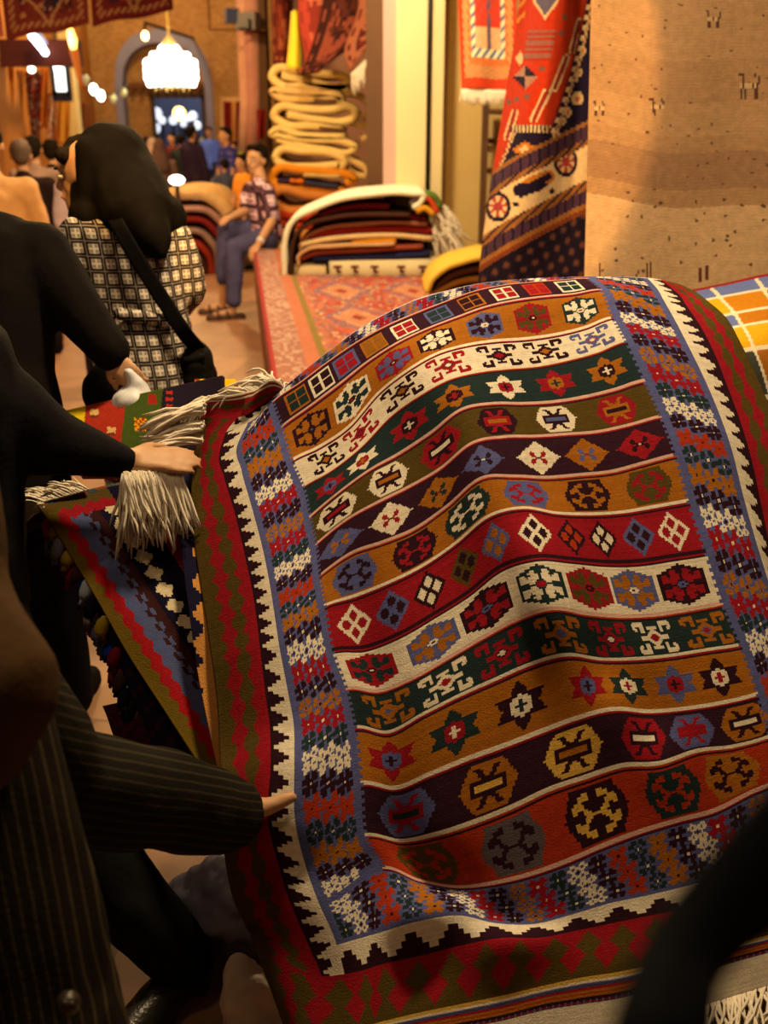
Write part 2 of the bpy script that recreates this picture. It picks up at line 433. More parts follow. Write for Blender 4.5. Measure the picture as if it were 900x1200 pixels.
# --- outer red and olive guard
def guard(f, along, period, amp):
    z = amp * np.sign(tri(along / period)) * np.floor(np.abs(tri(along / period)) * 3 + .5) / 3
    o = np.where((f < .30 + z)[..., None], OLV, np.where((f < .52 - z * .9)[..., None], RED, np.where((f < .74 + z * .9)[..., None], OLV, RED)))
    return o
lx = np.where(ii < X[1], ii / X[1], 0); rx = (Wd - 1 - ii) / (Wd - X[-2])
yT, yB = Y[1], Y[NR - 3]                    # inner edge of the end borders
m = ii < X[1]; kil[m] = guard(lx, jj, 18, .07)[m]
m = ii >= X[-2]; kil[m] = guard(rx, jj, 18, .07)[m]
bandb = (jj >= Y[18]) & (jj < Y[19])
fb = 1 - (jj - Y[18]) / (Y[19] - Y[18])
edge = np.minimum(ii / X[1], (Wd - 1 - ii) / X[1])
m = bandb & (ii >= X[1] * .55) & (ii < Wd - X[1] * .55); kil[m] = guard(fb, ii, 22, .25)[m]
m = jj < Y[1]; kil[m] = guard(jj / Y[1], ii, 18, .07)[m]
# --- dark band with the cream stepped teeth
inD = (ii >= X[1]) & (ii < X[-2]) & (jj >= Y[1]) & (jj < Y[18])
inB = (ii >= X[2]) & (ii < X[-3]) & (jj >= Y[2]) & (jj < Y[17])
kil[inD] = DRK
def teeth(along, period):
    q = np.abs((along / period) % 1 - .5) * 2
    return np.floor(q * 3.99) / 3.3
dl = (ii - X[1]) / (X[2] - X[1]); dr = (X[-2] - 1 - ii) / (X[-2] - X[-3]); db = (Y[18] - 1 - jj) / (Y[18] - Y[17]); dt = (jj - Y[1]) / (Y[2] - Y[1])
ring = inD & ~inB
m = ring & (ii < X[2]) & (dl > .12 + .66 * teeth(jj, 14)); kil[m] = CRM
m = ring & (ii >= X[-3]) & (dr > .15 + .55 * teeth(jj, 12)); kil[m] = CRM
m = ring & (jj >= Y[17]) & (ii >= X[1] + 8) & (ii < X[-2] - 8) & (db > .15 + .6 * teeth(ii, 27)); kil[m] = CRM
m = ring & (jj < Y[2]) & (dt > .2 + .5 * teeth(ii, 13)); kil[m] = CRM
# --- blue border strewn with stepped flowers
kil[inB] = BLU
FL = ['.aa.', 'aaa.', 'aaba', '..ac']
FB = ['.aa..', '.aaa.', 'aabaa', '.aaab', '..abc']
seq = [DRK, OCH, RED, GRN, CRM, DRK, RST, GRN, OCH, DRK, CRM, RED]
def flowers(x0, x1, y0, y1, nacross, vert):
    Lc = (x1 - x0) if not vert else (y1 - y0)
    cell = ((x1 - x0) if vert else (y1 - y0)) / nacross
    for k in range(-1, int(Lc / cell / 1.12) + 2):
        for a in range(nacross):
            al = (k + .5 + .42 * a) * cell * 1.12; ac = (a + .5) * cell
            c = seq[(k + 40) % len(seq)]
            big = (k + 40) % len(seq) in (2, 4, 6, 10, 11, 8)
            cx, cy = (x0 + ac, y0 + al) if vert else (x0 + al, y0 + ac)
            if not (x0 - 2 <= cx < x1 + 2 and y0 - 2 <= cy < y1 + 2): continue
            h = cell * (.55 if big else .46)
            dot = CRM if (c is DRK or c is GRN or c is RED) else DRK
            tmp = kil[int(y0):int(y1), int(x0):int(x1)]
            stamp(tmp, cx - x0, cy - y0, h, h * 1.06, FB if big else FL, {'a': c, 'b': BLU if k % 3 == 0 else c, 'c': dot})
flowers(X[2] + 5, X[3] - 5, Y[2] + 4, Y[16] - 2, 3, True)
flowers(X[-4] + 5, X[-3] - 5, Y[2] + 4, Y[16] - 2, 3, True)
flowers(X[2] + 5, X[-3] - 5, FY1 + 3, Y[17] - 3, 3, False)
flowers(X[3], X[-4], Y[2] + 2, FY0 - 2, 2, False)
# --- the field
HEX = ['......aa','....aabb','..aabbba','aabbbbaa','abbbbaaa','aabbaaab','aaabaabc','aaaaabcd']
STAR = ['.......a','......aa','......aa','aaa..aaa','.aaaabbb','..aabbbb','..aabbbc','...abbcc']
BUG = ['....aaaaa','..aabaaaa','.aaaabbaa','aaaaaabba','aaabbbbbb','aabbccccc','aabbccccc']
DIA = ['.......a','.....a.a','.....aaa','...a.aba','...aaabb','.aaabbba','.aaaabba','aaabbabc']
HOOK = ['.....aaaa','...aaaaaa','.aabbbaaa','aabbabaaa','aabaabbaa','aabbaabba','aaaaaabbb','aaaaabbbb']
RAM = ['..aaa.....','.aa.aa....','.a...aa...','.aa..aaa..','......aaaa','....aaabba','.aaaabbbbb','aaaaabbccc']
SQ = ['aaaaaaa','abbbbba','abbbbba','abbbbba','abbbbba','aaaaaaa']
DSQ = ['.......a','......aa','.....aab','....aabb','...aabbb','..aabbbb','.aabbbba','aabbbbaa','.aabbbba']
DSQ = ['........a','.......aa','......aab','.....aabb','....aabbb','...aabbba','..aabbbaa','.aabbbabb','aabbbabbb']
def shape(img, cx, cy, hw, hh, fn, cols, n=13, m=11):
    """draw fn(|p|,|q|) -> letter on a stepped grid of n x m stitches"""
    H, Wn = img.shape[:2]
    for j in range(max(0, int(cy - hh)), min(H, int(cy + hh) + 1)):
        q = (j + .5 - cy) / hh
        if abs(q) > 1: continue
        q = (math.floor((q + 1) * m) + .5) / m - 1
        for i in range(max(0, int(cx - hw)), min(Wn, int(cx + hw) + 1)):
            p = (i + .5 - cx) / hw
            if abs(p) > 1: continue
            p = (math.floor((p + 1) * n) + .5) / n - 1
            k = fn(abs(p), abs(q), p, q)
            if k and k in cols: img[j, i] = cols[k]
def f_hex(a, b, p, q):
    e = max(a, b + .42 * a)
    if e > 1: return None
    if e > .84: return 'a'
    d = a + b
    if d < .12: return 'd'
    if d < .26: return 'c'
    if d < .36: return 'a'
    k = math.atan2(b, a) / (math.pi / 2)
    return 'a' if (k < .17 or k > .86 or (.42 < k < .56 and d > .9)) else 'b'
def f_star(a, b, p, q):
    t1 = q < .5 and q > -1 + 1.5 * a; t2 = q > -.5 and q < 1 - 1.5 * a
    if not (t1 or t2): return None
    if b < .46 - .45 * a and a < .40:
        if (a < .07 and b < .26) or (b < .08 and a < .2): return 'c'
        return 'b'
    return 'a'
def f_bug(a, b, p, q):
    e = a + .42 * b
    if e > 1 or (b > .9 and a > .5): return None
    if b < .17 and a < .50: return 'c'
    if b < .33 and a < .64: return 'b'
    if .33 <= b < .80 and abs(a - (.08 + .55 * (b - .33))) < .10: return 'b'
    return 'a'
def f_dia(a, b, p, q):
    if a + b > 1.02: return None
    if a + b < .15: return 'c'
    if (abs(a - .27) < .13 and abs(b - .30) < .10) or (abs(a - .27) < .07 and abs(b - .30) < .18) or (abs(a - b) < .09 and a < .3) : return 'b'
    return 'a'
def f_hook(a, b, p, q):
    e = a + .36 * b
    if e > 1: return None
    if b < .09 and a < .30: return 'b'
    if b < .56 and abs(a - (.20 + .55 * b)) < .085: return 'b'
    if abs(a - .30) < .13 and abs(b - .62) < .11: return 'b'
    if abs(a - .20) < .07 and .50 < b < .78: return 'b'
    if abs(a - .62) < .11 and abs(b - .32) < .12: return 'b'
    if abs(a - .56) < .08 and .24 < b < .54: return 'b'
    return 'a'
def f_ram(a, b, p, q):
    if a + b * 1.05 < .58:
        d = a + b
        return 'c' if d < .2 else ('b' if d < .30 else 'a')
    if a < .62 and b < .14: return 'a'
    if abs(a - .44) < .07 and .40 < b < .92: return 'a'
    if abs(b - .86) < .10 and .40 < a < .86: return 'a'
    if abs(a - .84) < .07 and .52 < b < .92: return 'a'
    if abs(b - .56) < .08 and .68 < a < .88: return 'a'
    if abs(a - .12) < .12 and .5 < b < .72: return 'a'
    return None
FN = {'HEX': f_hex, 'STAR': f_star, 'BUG': f_bug, 'DIA': f_dia, 'HOOK': f_hook, 'RAM': f_ram}
def dsq(img, cx, cy, hw, hh, ca, cb):
    def fn(a, b, p, q):
        d1, d2 = p + q, p - q
        if max(abs(d1), abs(d2)) > 1: return None
        return 'a' if (max(abs(d1), abs(d2)) > .76 or abs(d1) < .13 or abs(d2) < .13) else 'b'
    shape(img, cx, cy, hw, hh, fn, {'a': ca, 'b': cb}, 17, 15)
ROWS = [
 (PLM, 'SQ', 14, [(350,OCH,GRN),(378,CRM,DRK),(407,BLU,RED),(440,OCH,K(150,90,24)),(475,CRM,RED),(515,BLU,GRN),(553,OCH,DRK),(592,CRM,RED),(630,RST,RED),(668,CRM,GRN)]),
 (OCH, 'HEX', 20, [(366,DRK,OCH,DRK,BLU),(413,CRM,GRN,DRK,RED),(462,RED,BLU,DRK,CRM),(511,DRK,CRM,CRM,RED),(568,BLU,DRK,CRM,RED),(624,RED,OLV,DRK,CRM),(680,GRN,CRM,CRM,RED)]),
 (CRM, 'RAM', 25, [(383,DRK,OCH,OCH),(423,RED,DRK,RED),(472,DRK,OCH,OCH),(525,RED,GRN,CRM),(585,DRK,RED,RED),(639,DRK,OCH,OCH),(694,BLU,RED,CRM)]),
 (GRN, 'STAR', 23, [(387,RED,BLU,DRK),(425,CRM,RED,OCH),(480,RED,DRK,CRM),(532,OCH,DRK,RED),(592,CRM,RED,DRK),(651,RED,OCH,GRN),(711,OCH,DRK,CRM)]),
 (OLV, 'BUG', 24, [(395,CRM,DRK,RED),(455,CRM,DRK,OCH),(517,RED,DRK,CRM),(582,DRK,RED,OCH),(651,CRM,DRK,BLU),(722,RED,OCH,DRK)]),
 (PLM, 'DIA', 28, [(399,BLU,OCH,DRK),(458,CRM,RED,DRK),(514,OCH,GRN,RED),(566,BLU,DRK,CRM),(630,CRM,RED,DRK),(687,OCH,BLU,RED),(749,RED,DRK,CRM)]),
 (OCH, 'HOOK', 27, [(416,BLU,DRK,DRK),(486,DRK,RED,DRK),(548,GRN,CRM,DRK),(616,BLU,RED,DRK),(688,DRK,OCH,DRK),(760,OLV,RED,DRK)]),
 (RED, 'DSQ', 24, [(416,CRM,RED),(461,BLU,DRK),(504,DRK,CRM),(545,OLV,DRK),(582,BLU,OCH),(627,CRM,DRK),(669,DRK,RST),(706,DRK,CRM),(748,BLU,DRK),(789,CRM,RED)]),
 (CRM, 'HEX', 28, [(436,RED,GRN,DRK,CRM),(508,BLU,OCH,CRM,DRK),(571,DRK,RED,BLU,DRK),(635,GRN,CRM,RED,RED),(690,RED,OLV,DRK,RED),(743,BLU,OCH,CRM,DRK),(800,DRK,RED,BLU,DRK)]),
 (GRN, 'RAM', 31, [(455,OCH,OCH,BLU),(522,CRM,RED,RED),(588,RED,DRK,CRM),(657,OCH,BLU,BLU),(715,RED,DRK,CRM),(767,CRM,RED,RED),(827,OCH,BLU,RED)]),
 (OCH, 'STAR', 31, [(458,RED,BLU,DRK),(532,GRN,RED,CRM),(610,DRK,CRM,GRN),(688,RED,BLU,DRK),(735,GRN,CRM,RED),(790,BLU,RED,DRK),(842,DRK,CRM,RED)]),
 (PLM, 'BUG', 35, [(477,BLU,RED,GRN),(573,OCH,DRK,GLD),(672,GLD,DRK,OCH),(754,RED,DRK,CRM),(811,BLU,RED,RED),(872,OCH,DRK,CRM)]),
 (RST, 'HOOK', 38, [(500,OLV,RST,DRK),(601,GRY,DRK,DRK),(699,DRK,GLD,DRK),(788,GRN,RST,DRK),(857,OCH,DRK,DRK)]),
]
for k, (bg, q, hwpx, ms) in enumerate(ROWS):
    y0, y1 = Y[3 + k], Y[4 + k]
    kil[y0:y1, FX0:FX1] = bg
    xa = (BL[k][0][0] + BL[k + 1][0][0]) / 2; xb = (BL[k][-1][0] + BL[k + 1][-1][0]) / 2
    sc_ = (FX1 - FX0) / (xb - xa)
    xs = [mm[0] for mm in ms]
    for n_, mm in enumerate(ms):
        cx = FX0 + (mm[0] - xa) * sc_; cy = (y0 + y1) / 2
        gap = min([abs(mm[0] - o) for o in xs if o != mm[0]])
        hw = min(hwpx, gap * .47) * sc_; hh = (y1 - y0) / 2 - 3.2
        if q == 'SQ':
            stamp(kil, cx, cy, hw * .9, hh * .9, SQ, {'a': mm[1], 'b': mm[2]})
        elif q == 'DSQ': dsq(kil, cx, cy, hw, hh, mm[1], mm[2])
        else:
            cd = dict(zip('abcd', mm[1:]))
            shape(kil, cx, cy, hw, hh, FN[q], cd)
for k in range(14):                         # the thin weft stripes that part the bands
    y = Y[3 + k]
    l1_, l2_ = (DRK, PNK) if k in (0, 1, 4, 5, 6, 9, 13) else (RST, CRM)
    if k == 8: l1_, l2_ = OLV, DRK
    kil[y - 2:y - 1, FX0:FX1] = l2_; kil[y - 1:y, FX0:FX1] = l2_
    kil[y:y + 1, FX0:FX1] = RED if k % 3 else RST; kil[y + 1:y + 2, FX0:FX1] = DRK
_x = FX0 + int((711 - 402) / (837 - 402) * (FX1 - FX0)); _y = Y[11] + 8
for dx_, dy_ in ((1, -3), (0, -2), (0, -1), (0, 0), (0, 1), (1, 2), (2, 2), (3, 1), (3, 0), (2, -1), (1, -1)): kil[_y + dy_, _x + dx_] = RED   # the small red hook woven in the cream band
for j in range(FY0, FY1):
    if (j // 2) % 2: kil[j, FX0:FX0 + 2] = BLU; kil[j, FX1 - 2:FX1] = BLU
# --- end stripes and the plain web
st = [GLD, GLD, CRM, BLU, K(70,66,84), RED, RED, OCH, RST, OCH, DRK, DRK, RED, DRK]
for j in range(Y[19], Y[20]):
    kil[j, :] = st[min(int((j - Y[19]) / (Y[20] - Y[19]) * len(st)), len(st) - 1)]
kil[Y[20] - 3:Y[20], ::4] = BLU
kil[Y[20]:, :] = CRM * .92
kil[0:6, :] = CRM; kil[2:4, :] = RST * .8
kil *= (1 + .05 * rng.standard_normal((Hd, 1, 1)) + .03 * rng.standard_normal((Hd, Wd, 1)))
kil = np.clip(kil, .002, .9)
Gm = surf(G, rc_, cc)
kilim = sheet('kilim_rug', Gm, kil, .006)
tag(kilim, 'large banded geometric kilim with red and olive edge spread over the pile in front', 'rug')
WOOL = M(K(236, 208, 158), .95, .2, 60, 0, name='cream_wool')
rts, drs = [], []
for k in range(0, Wd, 1):
    p = Gm[-1, k]; rts.append(p); drs.append((random.uniform(-.5, .3), -.8, -.12))
fringe('fringe', rts, drs, .13, WOOL, kilim, .0026, .6, .25, 3)
rts, drs = [], []
for k in range(0, 150):
    p = Gm[0, int(k * .85)]; rts.append(p); drs.append((-.25 - .6 * (k < 45) + random.uniform(-.4, .2), .5, .25 if k > 40 else .05))
fringe('fringe', rts, drs, .10, WOOL, kilim, .0026, .7, .9, 4)
# long loose tuft hanging from the corner over the dark rug beneath
rts = [W(232 - k * .1, 520 + (k % 30), 2.06) for k in range(130)]
rts = [(lambda q: W(144 + 70 * q, 552 - 2 * q + random.random() * 10, 1.955 + .06 * q))(random.random()) for k in range(230)]
fringe('corner_tuft', rts, [(random.uniform(-.25, .3), -.25, -1) for _ in rts], .115, WOOL, kilim, .0030, .4, .1, 5)
for k, (x, y, dx, dy) in enumerate(((239, 482, -1, -.1), (238, 498, -1, .12), (236, 516, -.8, -.2), (239, 474, -.9, .35))):
    rts = [W(x + random.uniform(-2, 2), y + random.uniform(-4, 4), 2.09) + Vector((0, random.uniform(-.012, .012), 0)) for _ in range(34)]
    fringe('side_tuft', rts, [(dx + random.uniform(-.1, .1), random.uniform(-.25, .1), dy * -.6 + random.uniform(-.1, .1)) for _ in rts], .125, WOOL, kilim, .0034, .16, .3, 6 + k)
# ================================================================== THE SETTING
PH = .58
LD = Vector((-.138, 1, 0)).normalized()      # the way the lane runs
LN = Vector((LD.y, -LD.x, 0))                # to the right across it
bx = MB(); bx.box((-2, 13, -.05), (22, 34, .1))
tag(bx.build('floor', floor_mat()), kind='structure')
# raised stone platform of the shop
A = WZ(322, 440, PH); Bp = WZ(299, 292, PH); ed = (Bp - A).normalized()
near = A - ed * 2.2; far = A + ed * 6.4
pm = MB(); pm.prism([(near.x, near.y, 0), (3.2, near.y, 0), (3.2, far.y, 0), (far.x, far.y, 0)], (0, 0, PH - .01))
tag(pm.build('trim_1', M(K(150, 96, 52), .8, .2, 6, .4, 40, name='platform_stone')), kind='structure')
# far brick wall with its pointed arch
FY = 25.0
def FW(px, py): return WY(px, py, FY)
BRK = brick_mat('old_brick', K(186, 132, 66), K(160, 108, 50), K(140, 96, 52), 5.5)
def arch(cx, w, z0, zs, zt, n=10):
    """pointed arch outline from left foot to right foot"""
    pts = [(cx - w / 2, z0)]
    for k in range(n + 1):
        a = k / n; pts.append((cx - w / 2 * (1 - a ** 1.25) if a < 1 else cx, zs + (zt - zs) * (1 - (1 - a) ** 2.2) ** .62))
    right = [(2 * cx - x, z) for x, z in pts[:-1]][::-1]
    return pts + right
aL, aR = FW(140, 160), FW(252, 160); acx = (aL.x + aR.x) / 2; aw = aR.x - aL.x
zs, zt = FW(0, 100).z, FW(0, 34).z
AO = arch(acx, aw, 0, zs, zt)
wall = MB()
xl, xr, top = -9.5, 2.0, 7.0
outer = [(xl, 0)] + [(xl, top), (xr, top), (xr, 0)]
poly = [(xl, 0)] + AO + [(xr, 0), (xr, top), (xl, top)]
# tile the wall round the opening as strips so that no face is concave
pts = AO; vs = []
for (x0, z0), (x1, z1) in zip(pts[:-1], pts[1:]):
    if abs(x1 - x0) < 1e-6: continue
    wall.prism([(x0, FY, z0), (x1, FY, z1), (x1, FY, top), (x0, FY, top)], (0, .35, 0))
wall.box(((xl + AO[0][0]) / 2, FY + .175, top / 2), (AO[0][0] - xl, .35, top)); wall.box(((xr + AO[-1][0]) / 2, FY + .175, top / 2), (xr - AO[-1][0], .35, top))
tag(wall.build('wall_back', BRK), kind='structure')
AI = arch(acx, aw - .34, 0, zs - .05, zt - .28)
fr_ = MB()
for (a, b), (c, d) in zip(zip(AO[:-1], AO[1:]), zip(AI[:-1], AI[1:])):
    fr_.prism([(a[0], FY - .04, a[1]), (b[0], FY - .04, b[1]), (d[0], FY - .04, d[1]), (c[0], FY - .04, c[1])], (0, .45, 0))
tag(fr_.build('trim_2', M(K(134, 124, 128), .7, .12, 5, .2, 40, name='grey_plaster')), kind='structure')
# wall inside the arch with the doorway
dL, dR = FW(177, 150), FW(237, 150); dzt = FW(0, 112).z
wi = MB(); Yi = FY + .45
wi.box(((acx - aw / 2 + dL.x) / 2, Yi, top / 2), (dL.x - acx + aw / 2, .1, top)); wi.box(((acx + aw / 2 + dR.x) / 2, Yi, top / 2), (acx + aw / 2 - dR.x, .1, top))
wi.box(((dL.x + dR.x) / 2, Yi, (top + dzt) / 2), (dR.x - dL.x, .1, top - dzt))
tag(wi.build('wall_inner', BRK), kind='structure')
le = MB(); lz = FW(0, 100).z; le.box((acx, FY + .3, lz), (aw - .4, .25, .12))
for k in range(9): le.box((acx - aw / 2 + .35 + k * (aw - .7) / 8, FY + .2, lz - .1), (.06, .16, .1))
tag(le.build('trim_3', M(K(110, 66, 30), .8, .2, 5, .2, 40)), kind='structure')
dfm = MB()
for x in (dL.x, dR.x): dfm.box((x, FY + .38, dzt / 2), (.09, .12, dzt))
dfm.box(((dL.x + dR.x) / 2, FY + .38, dzt), (dR.x - dL.x + .09, .12, .1))
tag(dfm.build('door_1', M(K(60, 38, 24), .7)), kind='structure')
# street beyond the doorway
st_ = MB(); st_.box((acx - .4, FY + 9, 2.5), (9, .2, 6))
tag(st_.build('wall_street', M(K(96, 92, 92), .8, .3, .9, 0)), kind='structure')
BULB = emit((1, .95, .84), 9); BLUW = emit((.80, .87, 1), 1.3); WARM = emit((1, .6, .18), 30); SHOPW = emit((.8, .86, 1), 5)
sp_ = [(182,150,.30),(183,133,.34),(190,141,.22),(203,141,.26),(215,145,.2),(226,136,.28),(231,147,.26),(220,139,.2),(229,153,.22)]
for k, (x, y, r) in enumerate(sp_):
    c = WY(x, y, FY + 2.2 + .55 * k); r *= .44; s = empty('street_lamp', (c.x, c.y, 0), 'round white lamp of the cluster glowing in the street beyond the far doorway', 'lamp', 'lamps beyond the far doorway')
    MB().tube([(c.x, c.y, 0), (c.x, c.y, c.z - r * .6)], .04, 6).build('pole', M(K(40, 40, 44), .5), s)
    MB().ell(c, (r, r, r), None, 12, 8).build('globe', BLUW, s, True)
c = WY(210, 133, FY + 4.6); s = empty('street_lamp', (c.x, c.y, 0), 'amber lamp glowing among white lights beyond the far doorway', 'lamp')
MB().tube([(c.x, c.y, 0), (c.x, c.y, c.z - .1)], .03, 6).build('pole', M(K(40, 40, 44), .5), s)
MB().ell(c, (.17, .17, .17), None, 12, 8).build('globe', emit((1, .62, .12), 8), s, True)
# long left side of the lane
def lane(px_at_far, y): # point on the left wall line
    x0 = FW(112, 140).x; return Vector((x0 - LD.x / LD.y * (FY - y), y, 0))
a, b = lane(0, FY), lane(0, 6.0)
wl = MB(); wl.prism([a, b, b + Vector((-.3, 0, 0)), a + Vector((-.3, 0, 0))], (0, 0, 6))
tag(wl.build('wall_left', M(K(180, 110, 40), .9, .3, 2, .4, 20, name='ochre_plaster')), kind='structure')
# right side: shop wall behind the hanging rugs, and its door posts
WR = 8.5
wr = MB(); q0 = WY(505, 100, WR).x; wr.box(((q0 + 3.4) / 2, WR + .1, 2.2), (3.4 - q0, .2, 4.4))
tag(wr.build('wall_right', M(K(222, 178, 96), .8, .12, 2, .2, 30, name='cream_plaster')), kind='structure')
def post(name, x0, x1, y, mat, z1=4.2, dep=.16, z0=PH - .01):
    a, b = WY(x0, 200, y), WY(x1, 200, y); m = MB(); m.box(((a.x + b.x) / 2, y, (z0 + z1) / 2), (b.x - a.x, dep, z1 - z0))
    return m.build(name, mat)
tag(post('trim_4', 464, 498, 8.2, M(K(240, 208, 132), .6, .06, 3, .1, 20)), kind='structure')
tag(post('trim_5', 449, 464, 8.25, M(K(206, 160, 128), .7, .08, 3, .1, 20)), kind='structure')
tag(post('trim_6', 430, 450, 8.4, M(K(98, 60, 26), .7, .3, 3, .2, 20)), kind='structure')
tag(post('trim_7', 503, 517, 8.25, M(K(240, 206, 130), .6, .06, 3, .1, 20)), kind='structure')
pb = MB(); p0 = WY(500, 235, 8.15); pb.tube([(p0.x, p0.y, PH), (p0.x, p0.y, 4.2)], .022, 10)
tag(pb.build('black_pole', M(np.array((.012, .011, .01)), .4), None, True, off=(p0.x, p0.y, PH)), 'thin black upright pole between the two cream door posts', 'pole')
# far right: dark recess and pale plaster piers behind the blanket pile
pier = MB(); y_ = 15.0; a, b = WY(283, 100, y_), WY(312, 100, y_)
pier.box(((a.x + b.x) / 2, y_, 2.5), (b.x - a.x, .5, 5)); pier.box((b.x + 2.6, y_ + .2, 2.5), (5, .3, 5))
tag(pier.build('wall_side', M(K(190, 136, 96), .8, .2, 3, .3, 20)), kind='structure')
pier = MB(); a, b = WY(301, 60, 14.5), WY(314, 60, 14.5); pier.box(((a.x + b.x) / 2, 14.5, 2.5), (b.x - a.x, .4, 5))
tag(pier.build('trim_8', M(K(92, 62, 34), .8, .2, 3, .3, 20)), kind='structure')
# lintel band over the left shops
bm_ = MB(); a, b = WY(-30, 45, 15.5), WY(92, 45, 15.5); zt_, zb_ = WY(40, 47, 15.5).z, WY(40, 78, 15.5).z
bm_.box(((a.x + b.x) / 2, 15.5, (zt_ + zb_) / 2), (b.x - a.x, .3, zt_ - zb_)); bm_.box(((a.x + b.x) / 2, 15.32, zb_ + .05), (b.x - a.x, .08, .1))
tag(bm_.build('trim_9', M(K(86, 40, 24), .8, .25, 4, .3, 30)), kind='structure')

# ================================================================== LAMPS AND FITTINGS FAR DOWN THE LANE
# chandelier: a round basket of bulbs
cc0 = WY(200, 77, 19.5); ch = empty('chandelier', cc0, 'big glowing chandelier packed with white bulbs before the arch', 'chandelier')
sx_ = (WY(228, 78, 19.5).x - WY(172, 78, 19.5).x) / 2; fm = MB()
rings = [(-.28, .92), (-.19, 1.0), (-.08, 1.0), (.04, .98), (.15, .72), (.26, .34)]
bp = []
for z, f in rings:
    r = sx_ * f; n = max(6, int(19 * f))
    fm.tube([(cc0.x + r * .93 * math.cos(2 * math.pi * k / 24), cc0.y + r * .93 * math.sin(2 * math.pi * k / 24), cc0.z + z - .06) for k in range(25)], .012, 5)
    for k in range(n):
        q = 2 * math.pi * (k + .5 * (z > 0)) / n; bp.append((cc0.x + r * math.cos(q), cc0.y + r * math.sin(q), cc0.z + z))
fm.tube([(cc0.x, cc0.y, cc0.z - .4), (cc0.x, cc0.y, cc0.z + 3)], .02, 6)
for k in range(6): q = k * math.pi / 3; fm.tube([(cc0.x, cc0.y, cc0.z + .5), (cc0.x + sx_ * .9 * math.cos(q), cc0.y + sx_ * .9 * math.sin(q), cc0.z + .05), (cc0.x + sx_ * .7 * math.cos(q), cc0.y + sx_ * .7 * math.sin(q), cc0.z - .42)], .012, 5)
fm.build('frame', M(K(200, 160, 70), .3), ch)
b0 = MB().ell(cc0, (.055, .055, .07), None, 8, 6).build('bulb', BULB, ch, True)
for p in bp[:98]:
    o = b0.copy(); C.objects.link(o); o.parent = ch; o.location = Vector(p) - cc0
# orange bulb on the wall above the arch
c = WY(170, 42, 20.0); s = empty('wall_lamp', c, 'orange bare bulb shining above left of the pointed arch', 'lamp')
MB().ell(c, (.06, .06, .075), None, 12, 8).build('bulb', emit((1, .62, .16), 14), s, True)
MB().tube([c + Vector((0, 0, .08)), c + Vector((0, .1, .22)), Vector((c.x, FY, c.z + .3))], .03, 6).build('bracket', M(K(60, 40, 20)), s)
# fluorescent tube
a, b = WY(37, 41, 14.2), WY(67, 79, 16.5); s = empty('tube_light', (a + b) / 2, 'long white fluorescent tube slanting below the lintel at upper left', 'lamp')
MB().tube([a, b], .045, 8).build('tube', emit((.9, .95, 1), 9), s, True)
MB().tube([a + Vector((0, 0, .12)), b + Vector((0, 0, .12))], .05, 6).build('fitting', M(K(190, 190, 190), .5), s)
m = MB(); m.tube([a + Vector((0, 0, .1)), a + Vector((0, 0, 1.6))], .01, 5); m.tube([b + Vector((0, 0, .1)), b + Vector((0, 0, 1.6))], .01, 5); m.build('cord', M(K(40, 30, 20)), s)
# lit white panel below it
a, b = WY(63, 78, 16.6), WY(77, 78, 16.6); c = WY(71, 93, 16.6); z1, z0 = WY(70, 77, 16.6).z, WY(70, 109, 16.6).z
s = empty('lit_sign_panel', (c.x, c.y, z0), 'bright blank white light panel hung under the lintel, dark framed', 'light panel')
m = MB(); m.box((c.x, c.y, (z0 + z1) / 2), (b.x - a.x, .06, z1 - z0)); m.build('panel', emit((.92, 1, .92), 2.0), s)
m = MB(); m.box((a.x - .02, c.y, (z0 + z1) / 2), (.06, .12, z1 - z0 + .1)); m.box((b.x + .02, c.y, (z0 + z1) / 2), (.05, .12, z1 - z0 + .1)); m.box((c.x, c.y, z0 - .05), (b.x - a.x + .1, .12, .14)); m.tube([(c.x, c.y, z1), (c.x, c.y, z1 + 1.5)], .015, 6); m.build('frame', M(K(50, 44, 36)), s)
# flame-shaped amber lamp
c = WY(85, 47, 15.2); s = empty('flame_lamp', c, 'amber flame-shaped lamp beside the end of the white tube', 'lamp')
MB().tube([c + Vector((.0, 0, -.12)), c, c + Vector((-.02, 0, .12)), c + Vector((-.03, 0, .26))], [.035, .06, .04, .01], 10).build('flame_glass', emit((1, .5, .08), 5), s, True)
MB().tube([c + Vector((0, 0, -.12)), c + Vector((.05, 0, -.5)), c + Vector((.07, 0, -.62))], [.06, .04, .025], 8).build('candle_stem', M(K(200, 110, 40)), s, True)
# string of bulbs from the lamp to the arch
pa, pb_ = WY(90, 75, 15.5), WY(150, 98, 19.0)
cab = [pa.lerp(pb_, k / 16) - Vector((0, 0, .28 * math.sin(math.pi * k / 16))) for k in range(17)]
s = tag(MB().tube(cab, .012, 5).build('light_string', M(K(60, 60, 40)), None, off=pa), 'sagging cable with bulbs strung from the lintel to the arch', 'light string')
for k, lit in ((2, 0), (4, 1), (6, 1), (10, 0), (14, 0)):
    MB().ell(cab[k] - Vector((0, 0, .07)), (.06, .06, .08), None, 10, 7).build('bulb', BULB if lit else M(K(220, 230, 170), .3, name='unlit_glass'), s, True)
c = WY(37, 81, 16.2); s = empty('spot_bulb', c, 'small round white bulb under the lintel near the left edge', 'lamp')
MB().ell(c, (.05, .05, .05), None, 10, 7).build('bulb', BULB, s, True); MB().tube([c, c + Vector((0, 0, .35))], .02, 6).build('cord', M(K(50, 30, 20)), s)
